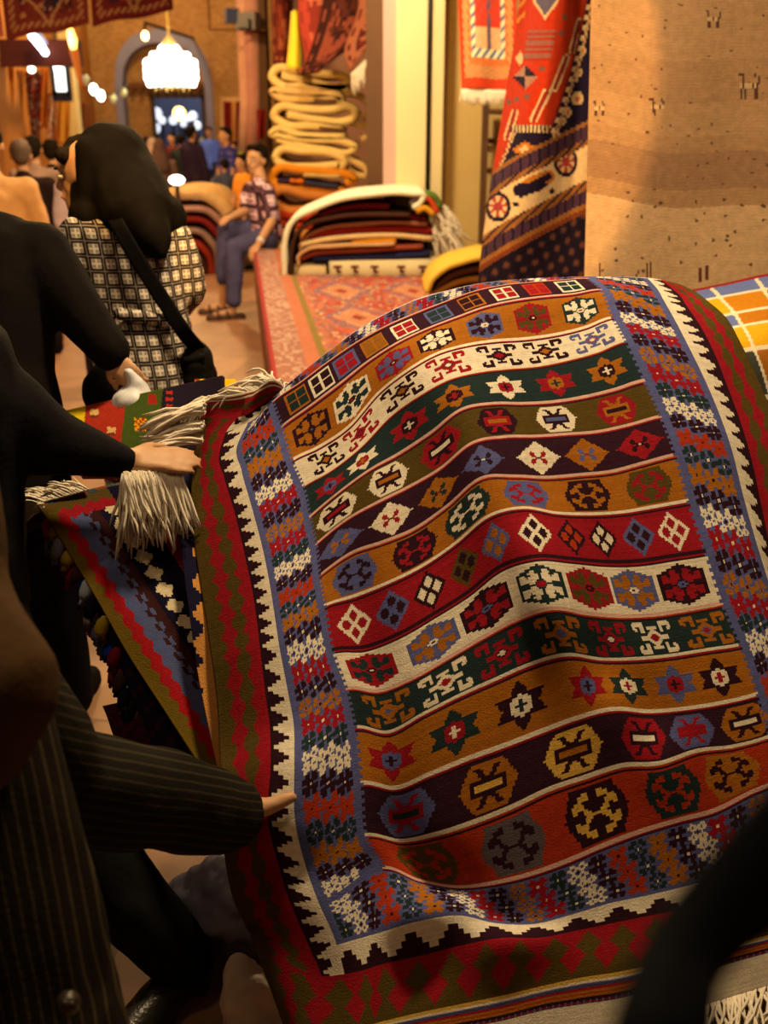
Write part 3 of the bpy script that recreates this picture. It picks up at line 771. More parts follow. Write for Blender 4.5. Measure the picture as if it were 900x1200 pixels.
# flood light on a bracket high on the right
c = WY(281, 22, 14.0); s = empty('flood_light', c, 'black flood lights on a bracket above the plaster pier', 'flood light')
m = MB(); m.box(c + Vector((-.1, 0, .03)), (.16, .2, .16), .3); m.build('lamp_head', M(K(40, 44, 70), .4), s)
m = MB(); m.box(c + Vector((.1, .02, -.03)), (.26, .24, .2), -.2); m.box(c + Vector((.06, -.13, -.06)), (.14, .04, .1), -.2); m.build('lamp_head', M(K(52, 40, 36), .4), s)
e = WY(246, 35, 14.0); m = MB(); m.tube([Vector((e.x, e.y, c.z + .9)), e, Vector((c.x + .3, e.y, e.z))], .018, 6); m.build('bracket', M(K(110, 66, 30)), s)
MB().tube([c + Vector((.1, .05, 0)), Vector((c.x + .14, 14.78, c.z))], .03, 6).build('wall_mount', M(K(60, 44, 36)), s)

# ================================================================== HANGING CARPETS OF THE LANE
def blotch(h, w_, cols, n, seed, border=0, bc=None, bc2=None):
    rg = random.Random(seed); im = np.zeros((h, w_, 3)); im[:] = cols[0]
    for k in range(n):
        q = rg.choice([DIA, HEX, STAR, RAM]); s_ = rg.uniform(3, 7)
        stamp(im, rg.uniform(0, w_), rg.uniform(0, h), s_, s_, q, {'a': rg.choice(cols), 'b': rg.choice(cols), 'c': rg.choice(cols), 'd': rg.choice(cols)})
    if border:
        mk = np.ones((h, w_), bool); mk[border:-border, border:-border] = False; im[mk] = bc
        q = max(1, border // 3); mk2 = np.zeros((h, w_), bool); mk2[q:-q, q:-q] = True; mk2[2 * q:-2 * q, 2 * q:-2 * q] = False
        jj_, ii_ = np.mgrid[0:h, 0:w_]; im[mk2 & ((ii_ + jj_) % 4 < 2)] = bc2
    return im
def hang(name, c4, n, m_, img, label, cat='carpet', thick=.012, sag=.03, group=None, mat=None):
    """carpet hung between 4 world corners TL TR BR BL with soft folds"""
    TL, TR, BR, BL_ = [Vector(c) for c in c4]; nx = (TR - TL).cross(BL_ - TL).normalized(); G = np.zeros((n + 1, m_ + 1, 3))
    for j in range(n + 1):
        for i in range(m_ + 1):
            s_, r = i / m_, j / n
            p = TL.lerp(TR, s_).lerp(BL_.lerp(BR, s_), r) + nx * (sag * math.sin(s_ * 9 + r * 2.3) * (.3 + .7 * r))
            G[j, i] = p
    o = sheet(name, G, img, thick, mat or M_PILE, None, True, off=(TL + TR) / 2)
    return tag(o, label, cat, group)
DR, BR_, NV, SAL, TAN, ORG = K(86, 22, 16), K(58, 22, 16), K(30, 24, 36), K(150, 70, 44), K(140, 90, 48), K(206, 84, 24)
def med(h, w_, seed, field, spot, border):
    im = blotch(h, w_, [field, spot, border, NV, TAN], 60, seed, 9, border, TAN)
    jj_, ii_ = np.mgrid[0:h, 0:w_]; d = np.abs(ii_ - w_ / 2) / (w_ / 2) + np.abs(jj_ - h / 2) / (h / 2)
    im[(d > .78) & (d < .86)] = TAN
    return im
t = 9.5
hang('hanging_carpet', [W(-8, -90, t), W(98, -110, t + .3), W(104, 29, t + .3), W(8, 47, t)], 60, 48, med(60, 48, 1, DR, BR_, K(92, 32, 20)), 'dark red medallion carpet hung high at the upper left corner', 'carpet')
hang('hanging_carpet', [W(100, -110, t + .5), W(196, -120, t + .9), W(202, 13, t + .9), W(109, 30, t + .5)], 60, 48, med(60, 48, 2, K(100, 28, 18), BR_, DR), 'red carpet hung high left of centre, right of the medallion one', 'carpet')
hang('hanging_carpet', [W(-90, -70, t - .2), W(-12, -88, t), W(5, 44, t), W(-80, 60, t - .2)], 40, 30, med(40, 30, 3, DR, BR_, SAL), 'reddish carpet cut by the left picture edge at the top', 'carpet')
# textiles along the left shops
def strip(x0, x1, y0, y1, Y_, cols, label, name='hanging_textile', cat='textile', n=20, bands=0):
    a, b, c, d = WY(x0, y0, Y_), WY(x1, y0, Y_), WY(x1, y1, Y_), WY(x0, y1, Y_)
    im = np.zeros((24, 16, 3)); im[:] = cols[0]
    for k in range(24):
        for i in range(16):
            if bands == 1: im[k, i] = cols[(k // 3) % len(cols)]
            elif bands == 2: im[k, i] = cols[(i // 3) % len(cols)]
            elif bands == 3: im[k, i] = random.choice(cols)
    return hang(name, [a, b, c, d], 24, 16, im, label, cat, .015, .05)
strip(2, 16, 78, 165, 15.8, [K(214, 126, 24), K(196, 108, 20)], 'plain orange cloth hanging leftmost under the lintel', bands=2)
strip(16, 27, 82, 160, 16.4, [K(150, 76, 22), K(176, 96, 26)], 'brown-orange cloth hanging second from left under the lintel', bands=2)
strip(29, 48, 84, 162, 17.0, [K(70, 34, 20), K(128, 50, 26), K(176, 150, 110), K(60, 50, 34), K(150, 30, 20)], 'dark patterned carpet hanging between orange cloths in the left shops', bands=3)
strip(46, 56, 80, 150, 17.2, [K(206, 110, 26), K(180, 90, 22)], 'narrow orange cloth hanging right of the dark patterned carpet', bands=2)
strip(55, 66, 108, 165, 17.6, [K(150, 40, 24), K(200, 180, 140), K(190, 120, 40)], 'red and white patterned cloth below the lit white panel', bands=3)
strip(66, 82, 110, 168, 18.2, [K(216, 150, 50), K(190, 118, 36)], 'amber cloth hanging left of the pale pillar', bands=2)
strip(95, 106, 120, 165, 22.0, [K(120, 66, 30), K(140, 80, 36)], 'small brown cloth hanging on the far wall left of the arch', bands=2)
p = WY(86, 150, 20.0); m = MB(); m.box((p.x, p.y, 2.0), (.26, .26, 4.0)); m.box((p.x, p.y, .1), (.34, .34, .2))
tag(m.build('trim_10', M(K(236, 200, 110), .6, .1, 3, .1, 20)), kind='structure')
strip(258, 290, 114, 168, 24.6, [K(216, 160, 86)], 'cream bordered backing cloth behind the red striped hanging', bands=0)
strip(262, 288, 119, 172, 24.3, [K(112, 24, 16), K(112, 24, 16), K(206, 130, 60)], 'red and tan striped rug hung on the far wall right of the arch', 'hanging_striped_rug', 'rug', bands=2)
strip(301, 311, 128, 162, 14.1, [K(112, 26, 18), K(140, 40, 24)], 'small dark red cloth hanging on the pier behind the seated man', bands=2)
def cyl_bundle(x, y0, y1, Y_, r, mat, label):
    a, b = WY(x, y0, Y_), WY(x, y1, Y_); m = MB()
    m.tube([b, b.lerp(a, .3) + Vector((.03, 0, 0)), b.lerp(a, .7), a], [r, r * .95, r * 1.05, r], 12); o = m.build('rolled_carpet', mat, None, True, off=b)
    return tag(o, label, 'carpet')
cyl_bundle(288, -30, 178, 14.6, .11, M(K(206, 150, 104), .9, .3, 8), 'tall pale rolled carpet standing against the pier, the left one')
cyl_bundle(297, -30, 178, 14.4, .12, M(K(186, 124, 90), .9, .3, 8), 'tall pinkish rolled carpet standing against the pier, the right one')
# red counter with a yellow top in the far crowd
a, b = WZ(234, 207, 0), WZ(252, 207, 0); s = empty('market_counter', ((a.x + b.x) / 2, a.y, 0), 'red-fronted counter in the far crowd right of the doorway', 'counter')
m = MB(); m.box(((a.x + b.x) / 2, a.y, .42), (b.x - a.x, .5, .84)); m.build('front', M(K(170, 52, 24), .8), s)
m = MB(); m.box(((a.x + b.x) / 2, a.y, .86), (b.x - a.x + .08, .58, .05)); m.build('counter_top', M(K(120, 70, 30), .6), s)
m = MB(); c = Vector(((a.x + b.x) / 2 - .1, a.y, .9)); m.cap(c + Vector((-.16, 0, .08)), .1, c + Vector((.2, 0, .1)), .12); m.cap(c + Vector((0, 0, .12)), .1, c + Vector((.05, 0, .2)), .06)
tag(m.skin('yellow_sack', M(K(230, 160, 20), .7), None, .03, 2, off=c), 'bright yellow bundle lying on the red counter', 'bundle')
# carpets heaped in the lane behind the woman
HEAP_LATER = True
c = WY(207, 211, 11.5); s = empty('bright_oval', (c.x, c.y, 0), 'small bright white oval low in the lane before the crowd', 'lamp')
MB().ell(c, (.085, .085, .05), None, 12, 8).build('oval_globe', emit((1, .95, .85), 6), s, True)  # emissive oval stands in for a bright white spot in the lane
MB().tube([(c.x, c.y, 0), (c.x, c.y, .02), (c.x, c.y, .05), (c.x, c.y, c.z - .02)], [.14, .14, .025, .025], 10).build('stand', M(K(80, 60, 40)), s)
# ================================================================== ON THE PLATFORM
# worn red carpet covering the platform, its long side falling over the edge
n, mm_ = 150, 110; over = .16
G = np.zeros((n + 1, mm_ + 1, 3)); Lc = 5.6
for j in range(n + 1):
    o = A - ed * .9 + ed * (Lc * j / n)
    for i in range(mm_ + 1):
        d = i / mm_ * 2.0 - over
        if d < 0: p = Vector((o.x - .012, o.y, PH + .008 + d))
        else: p = Vector((o.x - .012 + d, o.y, PH + .008))
        if p.y > 8.3: p.x = min(p.x, WY(505, 100, 8.5).x - .08)
        G[j, i] = p
im = np.zeros((n, mm_, 3)); rg = random.Random(5)
base = [K(186, 88, 58), K(174, 72, 48), K(168, 100, 74), K(190, 108, 72)]
jj_, ii_ = np.mgrid[0:n, 0:mm_]
im[:] = base[0]
for j in range(n):
    for i in range(mm_):
        q = (i + j) // 5 + (i - j) // 5
        im[j, i] = base[(q * 7 + (i // 3) * (j // 4)) % 4] if rg.random() < .8 else rg.choice([K(150, 110, 90), K(160, 120, 60), K(120, 80, 90), K(220, 170, 110)])
for cy in range(8, n, 26):
    for cx in (38, 64, 90):
        d = np.abs(ii_ - cx) / 11 + np.abs(jj_ - cy) / 12
        im[(d < 1) & (d > .82)] = K(140, 100, 100); im[(d < .7)] = K(196, 140, 90); im[(d < .6) & ((ii_ + jj_) % 3 == 0)] = K(190, 80, 50)
        im[d < .25] = K(150, 60, 40)
im[:, 22:24] = K(140, 110, 50); im[:, 18:22] = K(190, 110, 70)
im[:, :18] = K(168, 108, 80)
mk = rng.random((n, mm_)) < .4; mk[:, 18:] = False; im[mk] = K(192, 146, 110)
im[:, 8:10] = K(170, 60, 50); im[:, :2] = K(140, 50, 40)
tag(sheet('platform_carpet', G, im, .01, M_PILE, off=A), 'worn salmon red carpet covering the platform and hanging over its edge', 'carpet')

# ---- ribbons: folded felts and rugs seen end-on
def ribbon(name, pts, t, depth, thick_px, mat, label, cat='folded rug', group=None, parent=None, dy=0, sub_=6):
    """a thick cloth whose end follows the pixel path pts at distance t, running back by depth"""
    P = np.array([list(W(x, y, t)) for x, y in pts]); Pn = hermite(P, [sub_] * (len(P) - 1)) if len(P) > 2 else P
    y0 = P[:, 1].mean() + dy; th = thick_px * t / FPX
    V = [Vector((p[0], 0, p[2])) for p in Pn]; up, lo = [], []
    for i, v in enumerate(V):
        d = (V[min(i + 1, len(V) - 1)] - V[max(i - 1, 0)]).normalized(); nn = Vector((-d.z, 0, d.x))
        up.append(v + nn * th / 2); lo.append(v - nn * th / 2)
    # rounded ends
    def endcap(c, a, b):
        m_ = c + (c - (a + b) / 2) * 0; return m_
    m = MB(); nY = 6; ringpts = up + lo[::-1]; N = len(ringpts); vs = []
    for k in range(nY + 1):
        yy = y0 + depth * k / nY; inset = .15 * th if k in (0, nY) else 0
        c = sum(V, Vector()) / len(V)
        for i, p in enumerate(ringpts):
            w_ = .004 * math.sin(i * .7 + k * 1.9)
            q = p.copy()
            if inset:
                base_ = V[i] if i < len(V) else V[N - 1 - i]; q = base_ + (p - base_) * .82
            vs.append((q.x + w_, yy, q.z + w_ * .5))
    fs = [(k * N + i, k * N + (i + 1) % N, (k + 1) * N + (i + 1) % N, (k + 1) * N + i) for k in range(nY) for i in range(N)]
    M_ = len(V)
    for k in (0, nY):
        for i in range(M_ - 1):
            f = (k * N + i, k * N + i + 1, k * N + N - 2 - i, k * N + N - 1 - i); fs.append(f if k else f[::-1])
    m.add(vs, fs)
    o = m.build(name, mat, parent, True, off=None if parent else (P[:, 0].mean(), y0, P[:, 2].min()))
    if label: tag(o, label, cat, group)
    return o
FELT = M(K(232, 186, 96), .95, .22, 8, .7, 90, name='felt'); FELT2 = M(K(222, 172, 90), .95, .22, 8, .7, 90, name='felt')
OFELT = M(K(220, 128, 26), .95, .25, 8, .7, 90, name='orange_felt'); BFELT = M(K(196, 116, 44), .95, .25, 8, .7, 90, name='tan_felt')
STK = M(K(112, 74, 40), .95, .3, 20, .6, 90)
tp = 9.05
def loop(x0, x1, y0, y1, e=4, tilt=0):
    """a felt folded in two: open tail at the bottom, up round the left, over the top, round the right, back under"""
    h = y1 - y0; return [(x1 - 26, y1 - h * .28 + tilt), (x0 + 16, y1 - h * .30), (x0 + 3, (y0 + y1) / 2), (x0 + 14, y0 + 4), ((x0 + x1) / 2, y0 + 7 + tilt * .4), (x1 - 12, y0 + 11 + tilt), (x1 - 3, y0 + h * .55 + tilt), (x1 - 14, y0 + h * .78 + tilt), ((x0 + x1) / 2, y0 + h * .68 + tilt * .5), (x0 + 22, y0 + h * .56)]
pile = [ # path, thickness, material, label
 ([(409,103),(360,101),(326,98),(318,88),(324,80),(344,82),(380,87),(402,89),(408,95),(402,101),(370,97),(344,91),(330,88)], 6.5, FELT, 'cream folded felt on the very top of the tall pile'),
 ([(402,118),(380,115),(350,116),(324,112),(319,107),(330,106),(360,109),(380,110),(396,112),(399,117)], 6, FELT2, 'cream folded felt with brown stripes, second from the top of the tall pile'),
 ([(400,150),(370,147),(330,144),(320,134),(326,126),(350,127),(390,128),(408,124),(416,130),(414,138),(404,142),(370,140),(336,134)], 6.5, FELT, 'cream folded felt third from the top of the tall pile, thick loop at right'),
 ([(404,160),(350,158),(322,152),(318,156),(330,160),(370,164),(408,168),(416,173),(410,178),(380,175),(340,168),(324,163)], 5.5, FELT, 'thin cream folded felt fourth from the top of the tall pile'),
 ([(398,193),(360,196),(328,192),(322,184),(328,176),(350,177),(390,181),(402,187),(402,193),(396,197)], 6.5, FELT, 'cream folded felt fifth from the top, just above the orange one'),
 ([(404,226),(370,222),(326,218),(318,208),(324,199),(350,199),(390,203),(412,208),(414,212),(404,214)], 7, OFELT, 'bright orange folded felt with blue and cream bands inside, in the tall pile'),
 ([(420,247),(370,246),(330,246),(320,238),(318,229),(326,223),(360,229),(400,232),(420,233)], 8, BFELT, 'tan folded felt below the orange one in the tall pile'),
 ([(430,266),(380,266),(330,262),(316,256),(318,252),(340,254),(400,256),(430,256)], 6, M(K(170, 52, 20), .95, .25, 8, .7, 90), 'rust red folded felt under the tan one in the tall pile'),
]
pobjs = []
for pts, th, mt, lb in pile: th *= 1.45; pobjs.append(ribbon('folded_felt', pts, tp, .75, th, mt, lb, 'folded felt', 'folded felts in the tall pile'))
ribbon('inner_band', [(356,205),(376,206),(398,207)], tp - .02, .5, 5, M(K(206, 160, 80)), None, parent=pobjs[5])
ribbon('inner_band', [(325,212),(336,212),(348,212)], tp - .02, .5, 5, M(K(60, 40, 50)), None, parent=pobjs[5])
ribbon('inner_band', [(356,214),(376,217),(396,219)], tp - .02, .5, 5.5, M(K(56, 50, 56)), None, parent=pobjs[5])
ribbon('inner_band', [(340,212),(348,212.5),(355,213)], tp - .03, .5, 5, M(K(210, 100, 20)), None, parent=pobjs[5])
ribbon('brown_stripe', [(368,117),(380,118),(394,119)], tp - .02, .5, 5, STK, None, parent=pobjs[1])
ribbon('brown_stripe', [(374,150),(392,151),(404,152)], tp - .02, .5, 4, STK, None, parent=pobjs[2])
ribbon('brown_stripe', [(334,100),(352,103),(376,106)], tp - .02, .5, 4, M(K(206, 160, 90)), None, parent=pobjs[0])
back = [([(404,108),(416,110),(426,116),(436,122),(436,134),(424,136)], 'crumpled cream felt end sticking out right of the tall pile, upper one'),
        ([(410,144),(424,146),(434,148),(434,158),(424,163)], 'crumpled cream felt end sticking out right of the tall pile, middle one'),
        ([(404,184),(416,190),(426,196),(430,206),(420,206),(408,200)], 'crumpled cream felt end sticking out right of the tall pile, lower one')]
for pts, lb in back: ribbon('folded_felt', pts, tp + .12, .6, 7.5, FELT2, lb, 'folded felt', 'folded felts in the tall pile')
# hidden lower body of the pile
ribbon('folded_felt', [(322,276),(372,276),(430,276)], tp, .75, 14, BFELT, 'brown folded felt low in the tall pile behind the white-topped stack', 'folded felt', 'folded felts in the tall pile')
ribbon('folded_felt', [(322,292),(372,292),(430,292)], tp, .75, 15, FELT2, 'felt at the foot of the tall pile behind the white-topped stack', 'folded felt', 'folded felts in the tall pile')
# ---- the lower stack of folded rugs
ts = 7.3
WHT = M(K(246, 226, 168), .95, .1, 8, .4, 90, name='white_wool')
s1 = ribbon('folded_rug', [(386,320),(440,319),(512,318)], ts, .6, 29, M(K(226, 196, 130), .95, .14, 8, .5, 90), 'cream folded rug with small brown motifs at the bottom front of the stack', 'folded rug', sub_=3)
for x in (396, 416, 439, 470, 495):
    p = W(x, 315, ts - .02); m = MB()
    for dx, dz in ((-.02, .018), (0, .018), (.02, .018), (0, 0), (0, -.018), (.016, -.018)): m.box(p + Vector((dx, -.028, dz)), (.02, .01, .018))
    m.build('woven_motif', M(K(110, 40, 24)), s1)
ribbon('folded_rug', [(346,322),(366,321),(382,321)], ts + .05, .6, 22, M(K(216, 180, 116), .95, .14, 8, .5, 90), 'plain cream folded rug end at the bottom left of the stack', 'folded rug', sub_=3)
ribbon('folded_rug', [(366,304),(400,303),(450,301),(504,298)], ts, .6, 7, M(K(40, 38, 62)), 'navy blue folded rug directly on the cream rug with motifs', 'folded rug')
ribbon('folded_rug', [(352,304),(366,298),(400,295),(450,292),(496,289)], ts, .6, 6, M(K(150, 66, 40)), 'rust pink folded rug on top of the navy one', 'folded rug')
ribbon('folded_rug', [(349,312),(349,302),(358,294),(390,289),(440,287),(462,286)], ts - .05, .6, 4, M(K(206, 150, 90)), 'tan edged folded rug curling down at the left of the stack', 'folded rug')
ribbon('folded_rug', [(412,287),(440,284),(464,283)], ts - .02, .6, 8, M(K(206, 124, 20)), 'golden orange rug edge in the middle of the stack', 'folded rug', sub_=4)
ribbon('folded_rug', [(352,288),(366,284),(400,279),(450,276),(508,280)], ts - .01, .6, 6.5, M(K(222, 176, 108)), 'light cream folded rug below the thick red one', 'folded rug')
ribbon('folded_rug', [(364,279),(378,274),(420,270),(470,269),(508,271)], ts, .6, 8.5, M(K(130, 28, 18)), 'thick deep red folded rug in the middle of the stack', 'folded rug')
ribbon('folded_rug', [(349,290),(358,279),(378,269),(420,263),(470,261),(500,263)], ts - .02, .6, 4.5, M(K(150, 84, 52)), 'brown pink folded rug over the thick red one', 'folded rug')
ribbon('folded_rug', [(339,326),(340,300),(345,279),(358,265),(390,255),(440,251),(480,252)], ts - .06, .65, 5, M(K(70, 40, 24)), 'dark brown rug draped over the stack and down its left side', 'folded rug')
ribbon('folded_rug', [(372,253),(400,245),(430,242),(456,243)], ts - .03, .6, 7, M(K(96, 20, 18)), 'dark red rug edge right under the white top rug', 'folded rug')
top_ = ribbon('folded_rug', [(330,330),(331,300),(334,276),(344,258),(366,246),(400,233),(440,227),(480,226),(496,229),(492,238),(484,243)], ts - .1, .75, 7, WHT, 'thick white rug draped over the top of the stack', 'folded rug')
ribbon('folded_rug', [(366,264),(382,258),(420,254),(470,254),(500,257)], ts, .6, 4.5, M(K(110, 26, 20)), 'maroon folded rug just under the dark red edge of the stack', 'folded rug')
cf = [([(492,236),(500,232),(508,240),(512,250)], K(200, 70, 30), 'orange red'), ([(500,228),(510,232),(516,244)], K(90, 110, 40), 'green'), ([(488,248),(498,244),(508,252)], K(220, 150, 30), 'golden'), ([(482,240),(488,232),(494,238)], K(110, 90, 70), 'grey')]
for pts, c_, nm in cf: ribbon('coloured_end', pts, ts - .12, .3, 7, M(c_), None, parent=top_, sub_=4)
rts = [W(504 + random.random() * 22, 240 + random.random() * 40, ts - .1 + random.random() * .3) for _ in range(120)]
fringe('fringe', rts, [(random.uniform(.2, 1), random.uniform(-.5, .2), -.6) for _ in rts], .2, WOOL, top_, .006, .5, .5, 9)
# small folded yellow-edged rug by the hanging rug
tq = 6.5
yr = ribbon('folded_rug', [(500,345),(508,328),(524,314),(546,306),(572,300)], tq, .6, 6, M(K(226, 176, 60)), 'small yellow rug folded over beside the foot of the big hanging rug', 'folded rug')
ribbon('dark_fold', [(512,340),(526,326),(546,318),(572,314)], tq + .05, .5, 7, M(K(74, 38, 20)), None, parent=yr)
ribbon('lower_fold', [(510,345),(530,334),(550,328),(574,326)], tq + .05, .5, 6, M(K(150, 90, 30)), None, parent=yr)
tag(ribbon('grey_cloth', [(505,306),(520,300),(536,296)], 7.6, .4, 12, M(K(90, 96, 70)), 'grey green cloth bundle behind the fringe of the white-topped stack', 'cloth'), None)

# ================================================================== HUNG ON THE SHOP FRONT
# tall red and navy rug, its lower corner turned
def pxpaint(xy, fn):
    n_, m_ = xy.shape[:2]; im = np.zeros((n_ - 1, m_ - 1, 3))
    cx = (xy[:-1, :-1] + xy[1:, 1:]) / 2
    for j in range(n_ - 1):
        for i in range(m_ - 1): im[j, i] = fn(cx[j, i, 0], cx[j, i, 1])
    return im
le_ = [(622,-70),(610,0),(602,60),(592,120),(582,180),(574,230),(567,280),(562,322),(560,350)]
th_ = 4.3; rows2 = 9; GP = []; PX = []
for k, (lx_, ly) in enumerate(le_):
    r = []; q = []
    for s_ in np.linspace(0, 1, 8):
        x = lx_ + (694 - lx_) * s_; tt = th_ - .16 * math.sin(math.pi * min(1, s_ * 1.15 + .05)) + .05 * math.sin(7 * s_ + k * .6)
        r.append((x, ly, tt)); q.append((x, ly))
    GP.append(r); PX.append(q)
Gh = surf(pxgrid(GP), [20] * 8, [16] * 7); PXf = surf(np.array(PX, float), [20] * 8, [16] * 7)
HR, HN, HC, HB, HG = K(190, 52, 22), K(34, 24, 40), K(222, 182, 120), K(74, 46, 56), K(150, 92, 40)
def seg(x, y, x0, y0, x1, y1):
    dx, dy = x1 - x0, y1 - y0; s_ = max(0, min(1, ((x - x0) * dx + (y - y0) * dy) / (dx * dx + dy * dy)))
    return math.hypot(x - x0 - s_ * dx, y - y0 - s_ * dy), s_
def bigred(x, y):
    # diagonal lower border: lines rising to the right
    v = y + (x - 565) * .70 - .00125 * (x - 565) ** 2
    edge = np.interp(y, [-70, 0, 60, 110, 145, 175, 200], [700, 692, 680, 664, 652, 640, 640])
    if y > 155: edge = 603 - (y - 155) * .42
    if v > 318:
        h_ = math.sin(x * .31 + y * .11) * math.sin(y * .27 - x * .07)
        return K(96, 52, 28) if h_ > .62 else K(50, 34, 44) if h_ > .2 else K(30, 20, 26)
    if v > 306: return HG if v < 312 else K(120, 56, 26)
    if v > 291: return HB if int(x * .4) % 4 else HN
    if v > 279: return HG if int((x + y) * .3) % 3 else HN
    if v > 239:
        for fx, fy in ((585, 243), (662, 190)):
            d = math.hypot(x - fx, (y - fy) * .85)
            if d < 5: return K(170, 60, 50)
            if d < 11: return HC if int(math.atan2(y - fy, x - fx) * 2.2 + 9) % 2 else K(170, 70, 50)
            if d < 15: return HN
        d, s_ = seg(x, y, 610, 224, 641, 207)
        if d < 10 - 5 * abs(s_ - .5): return HN if (d < 4 or y > 216) else K(190, 110, 30)
        if math.hypot(x - 605, y - 240) < 3 or math.hypot(x - 645, y - 224) < 3: return HN
        return HC
    if v > 231: return HG if int((x + y) * .3) % 3 else HN
    if v > 215: return HB if int(x * .5) % 5 else HN
    if v > 210: return HG
    if x > edge:
        for fx, fy, r_ in ((676, 116, 8), (672, 92, 5), (664, 132, 5), (682, 60, 5), (658, 142, 4), (678, 85, 4), (684, 30, 5), (650, 158, 4)):
            d = math.hypot(x - fx, y - fy)
            if d < r_: return HC * .8 if d > r_ * .4 else K(180, 80, 50)
        if abs(x - 616) / 14 + abs(y - 176) / 10 < 1: return HC if abs(x - 616) / 14 + abs(y - 176) / 10 < .5 else K(196, 110, 30)
        if x < edge + 8: return (HC if int(y * .5 + x * .5) % 2 else K(120, 40, 30)) if x < edge + 4 else HN
        return HN
    if edge - 7 < x and y < 155: return (HC if int(y * .5) % 2 else HN) if x > edge - 4 else K(120, 40, 30)
    if y > 148 and y < 155 and x > 600: return HC if int(x * .5) % 2 else HN
    d = abs(x - 632) / 14 + abs(y - 55) / 22
    if abs(x - 632 + (y - 55) * .2) < 15 and 36 < y < 72: return K(150, 90, 70) if int(y * .4) % 2 else HR * .8
    if abs(x - 640) / 14 + abs(y - 2) / 22 < 1: return K(96, 84, 96) if abs(x - 640) / 14 + abs(y - 2) / 22 < .8 else HC
    if abs(x - 617) / 11 + abs(y - 91) / 11 < 1.3: return HN if (x > 617) ^ (y > 91) else K(170, 120, 90)
    if abs(x - 611) / 6 + abs(y - 69) / 8 < 1: return HC
    for a_ in ((648, 104, 662, 68), (626, 141, 640, 108), (669, 60, 678, 26), (596, 162, 605, 132)):
        d, s_ = seg(x, y, *a_)
        if d < 2.2: return K(150, 40, 30)
        if d < 4.2: return HC
    for fx, fy in ((636, 82), (656, 40), (660, 20), (598, 120), (607, 118), (619, 113)):
        if math.hypot(x - fx, y - fy) < 3.4: return K(120, 80, 60)
    if x < 618 - y * .05 and y < 30 and int(y * .2 + x * .2) % 3 == 0: return K(206, 130, 40)
    return HR
hb = sheet('hanging_rug', Gh, pxpaint(PXf, bigred), .012, M_PILE, off=W(650, 0, th_))
tag(hb, 'tall orange red rug with navy flowered border hanging twisted beside the beige one', 'rug')
# beige gabbeh with little animals
tb = 3.35
GP = []; PX = []
for y in (-80, 0, 90, 180, 270, 350):
    r, q = [], []
    for k, x in enumerate((693 - .025 * y, 740, 800, 860, 930, 1010)):
        r.append((x, y, tb + .012 * math.sin(k * 2.1 + y * .01))); q.append((x, y))
    GP.append(r); PX.append(q)
Gb = surf(pxgrid(GP), [56] * 5, [30] * 5); PXb = surf(np.array(PX, float), [56] * 5, [30] * 5)
BE = [K(166, 120, 72), K(160, 114, 68), K(146, 102, 62), K(166, 120, 72), K(190, 144, 90)]
strata = np.array([20, 70, 120, 150, 168, 186, 212, 232, 300])
anim = [(878, 100, 1.0), (835, 22, .7), (770, 125, .65), (702, 127, .55)]
dots = [(rng.uniform(695, 1000), rng.uniform(-70, 345)) for _ in range(150)]
dots = np.array(dots)
def beige(x, y):
    yy = y - (x - 690) * .07 + 5 * math.sin(x * .03)
    k = int(np.searchsorted([60, 110, 150, 168, 212, 232], yy)); c_ = BE[(0, 1, 3, 1, 2, 1, 4)[k]]
    if 168 < yy < 212: c_ = BE[2]
    c_ = c_ * (1 + .10 * math.sin(yy * 1.9) * math.sin(yy * .37) )
    for ax, ay, s_ in anim:
        u, v = (x - ax) / s_, (y - ay) / s_
        if abs(u) < 11 and -2 < v < 5: return BE[4] if int(u + 20) % 4 else K(70, 44, 30)
        if (abs(u + 9) < 1.3 or abs(u + 5) < 1.2 or abs(u - 9) < 1.3 or abs(u - 6) < 1.2) and 4 <= v < 17 or (abs(u + 8) < 1.3 and -13 < v < -1) or (-14 < u < -7 and -14 < v < -10) or (abs(u - 10.5) < 1.1 and -10 < v < 0) or (abs(u - 7) < 1 and -14 < v < -8): return K(80, 50, 34)
    for ax, ay in ((703, 318), (757, 318), (762, 316), (820, 323), (828, 320)):
        if abs(x - ax) < 1.3 and abs(y - ay) < 9: return K(90, 50, 34)
    if y > 225 or rng.random() < 1:
        d = np.abs(dots[:, 0] - x) + np.abs(dots[:, 1] - y)
        if d.min() < (2.3 if y > 225 else 1.7): return K(84, 54, 34)
    return c_
bg = sheet('hanging_gabbeh', Gb, pxpaint(PXb, beige), .012, M_PILE, off=W(830, 0, tb))
tag(bg, 'plain beige gabbeh dotted with tiny animals hanging at the upper right', 'rug')
# prayer rug with a red tree field
tpz = 6.6
a, b, c, d = W(532, -130, tpz), W(604, -130, tpz), W(606, 106, tpz), W(541, 104, tpz)
im = np.zeros((110, 44, 3)); jj_, ii_ = np.mgrid[0:110, 0:44]
im[:] = K(186, 66, 34); e = np.minimum(ii_, 43 - ii_); fb2 = 109 - jj_
dd = np.minimum(e * 1.0, fb2 * .55)
im[dd < 3] = K(190, 56, 24)
q = (dd >= 3) & (dd < 7); im[q] = K(206, 140, 70); im[q & ((ii_ * 3 + jj_) % 5 < 2)] = K(150, 60, 40)
q = (dd >= 7) & (dd < 9); im[q] = K(196, 96, 40)
q = (dd >= 9) & (dd < 12); im[q] = K(226, 196, 130); im[q & ((ii_ + jj_) % 6 < 3)] = K(80, 90, 100)
q = dd >= 12; im[q] = K(190, 52, 28); im[q & (fb2 < 34)] = K(206, 146, 90)
im[q & (np.abs(ii_ - 22) < 1.2)] = K(90, 70, 70); im[q & (fb2 > 36) & ((ii_ // 2 + jj_ // 3) % 3 == 0)] = K(170, 60, 40)
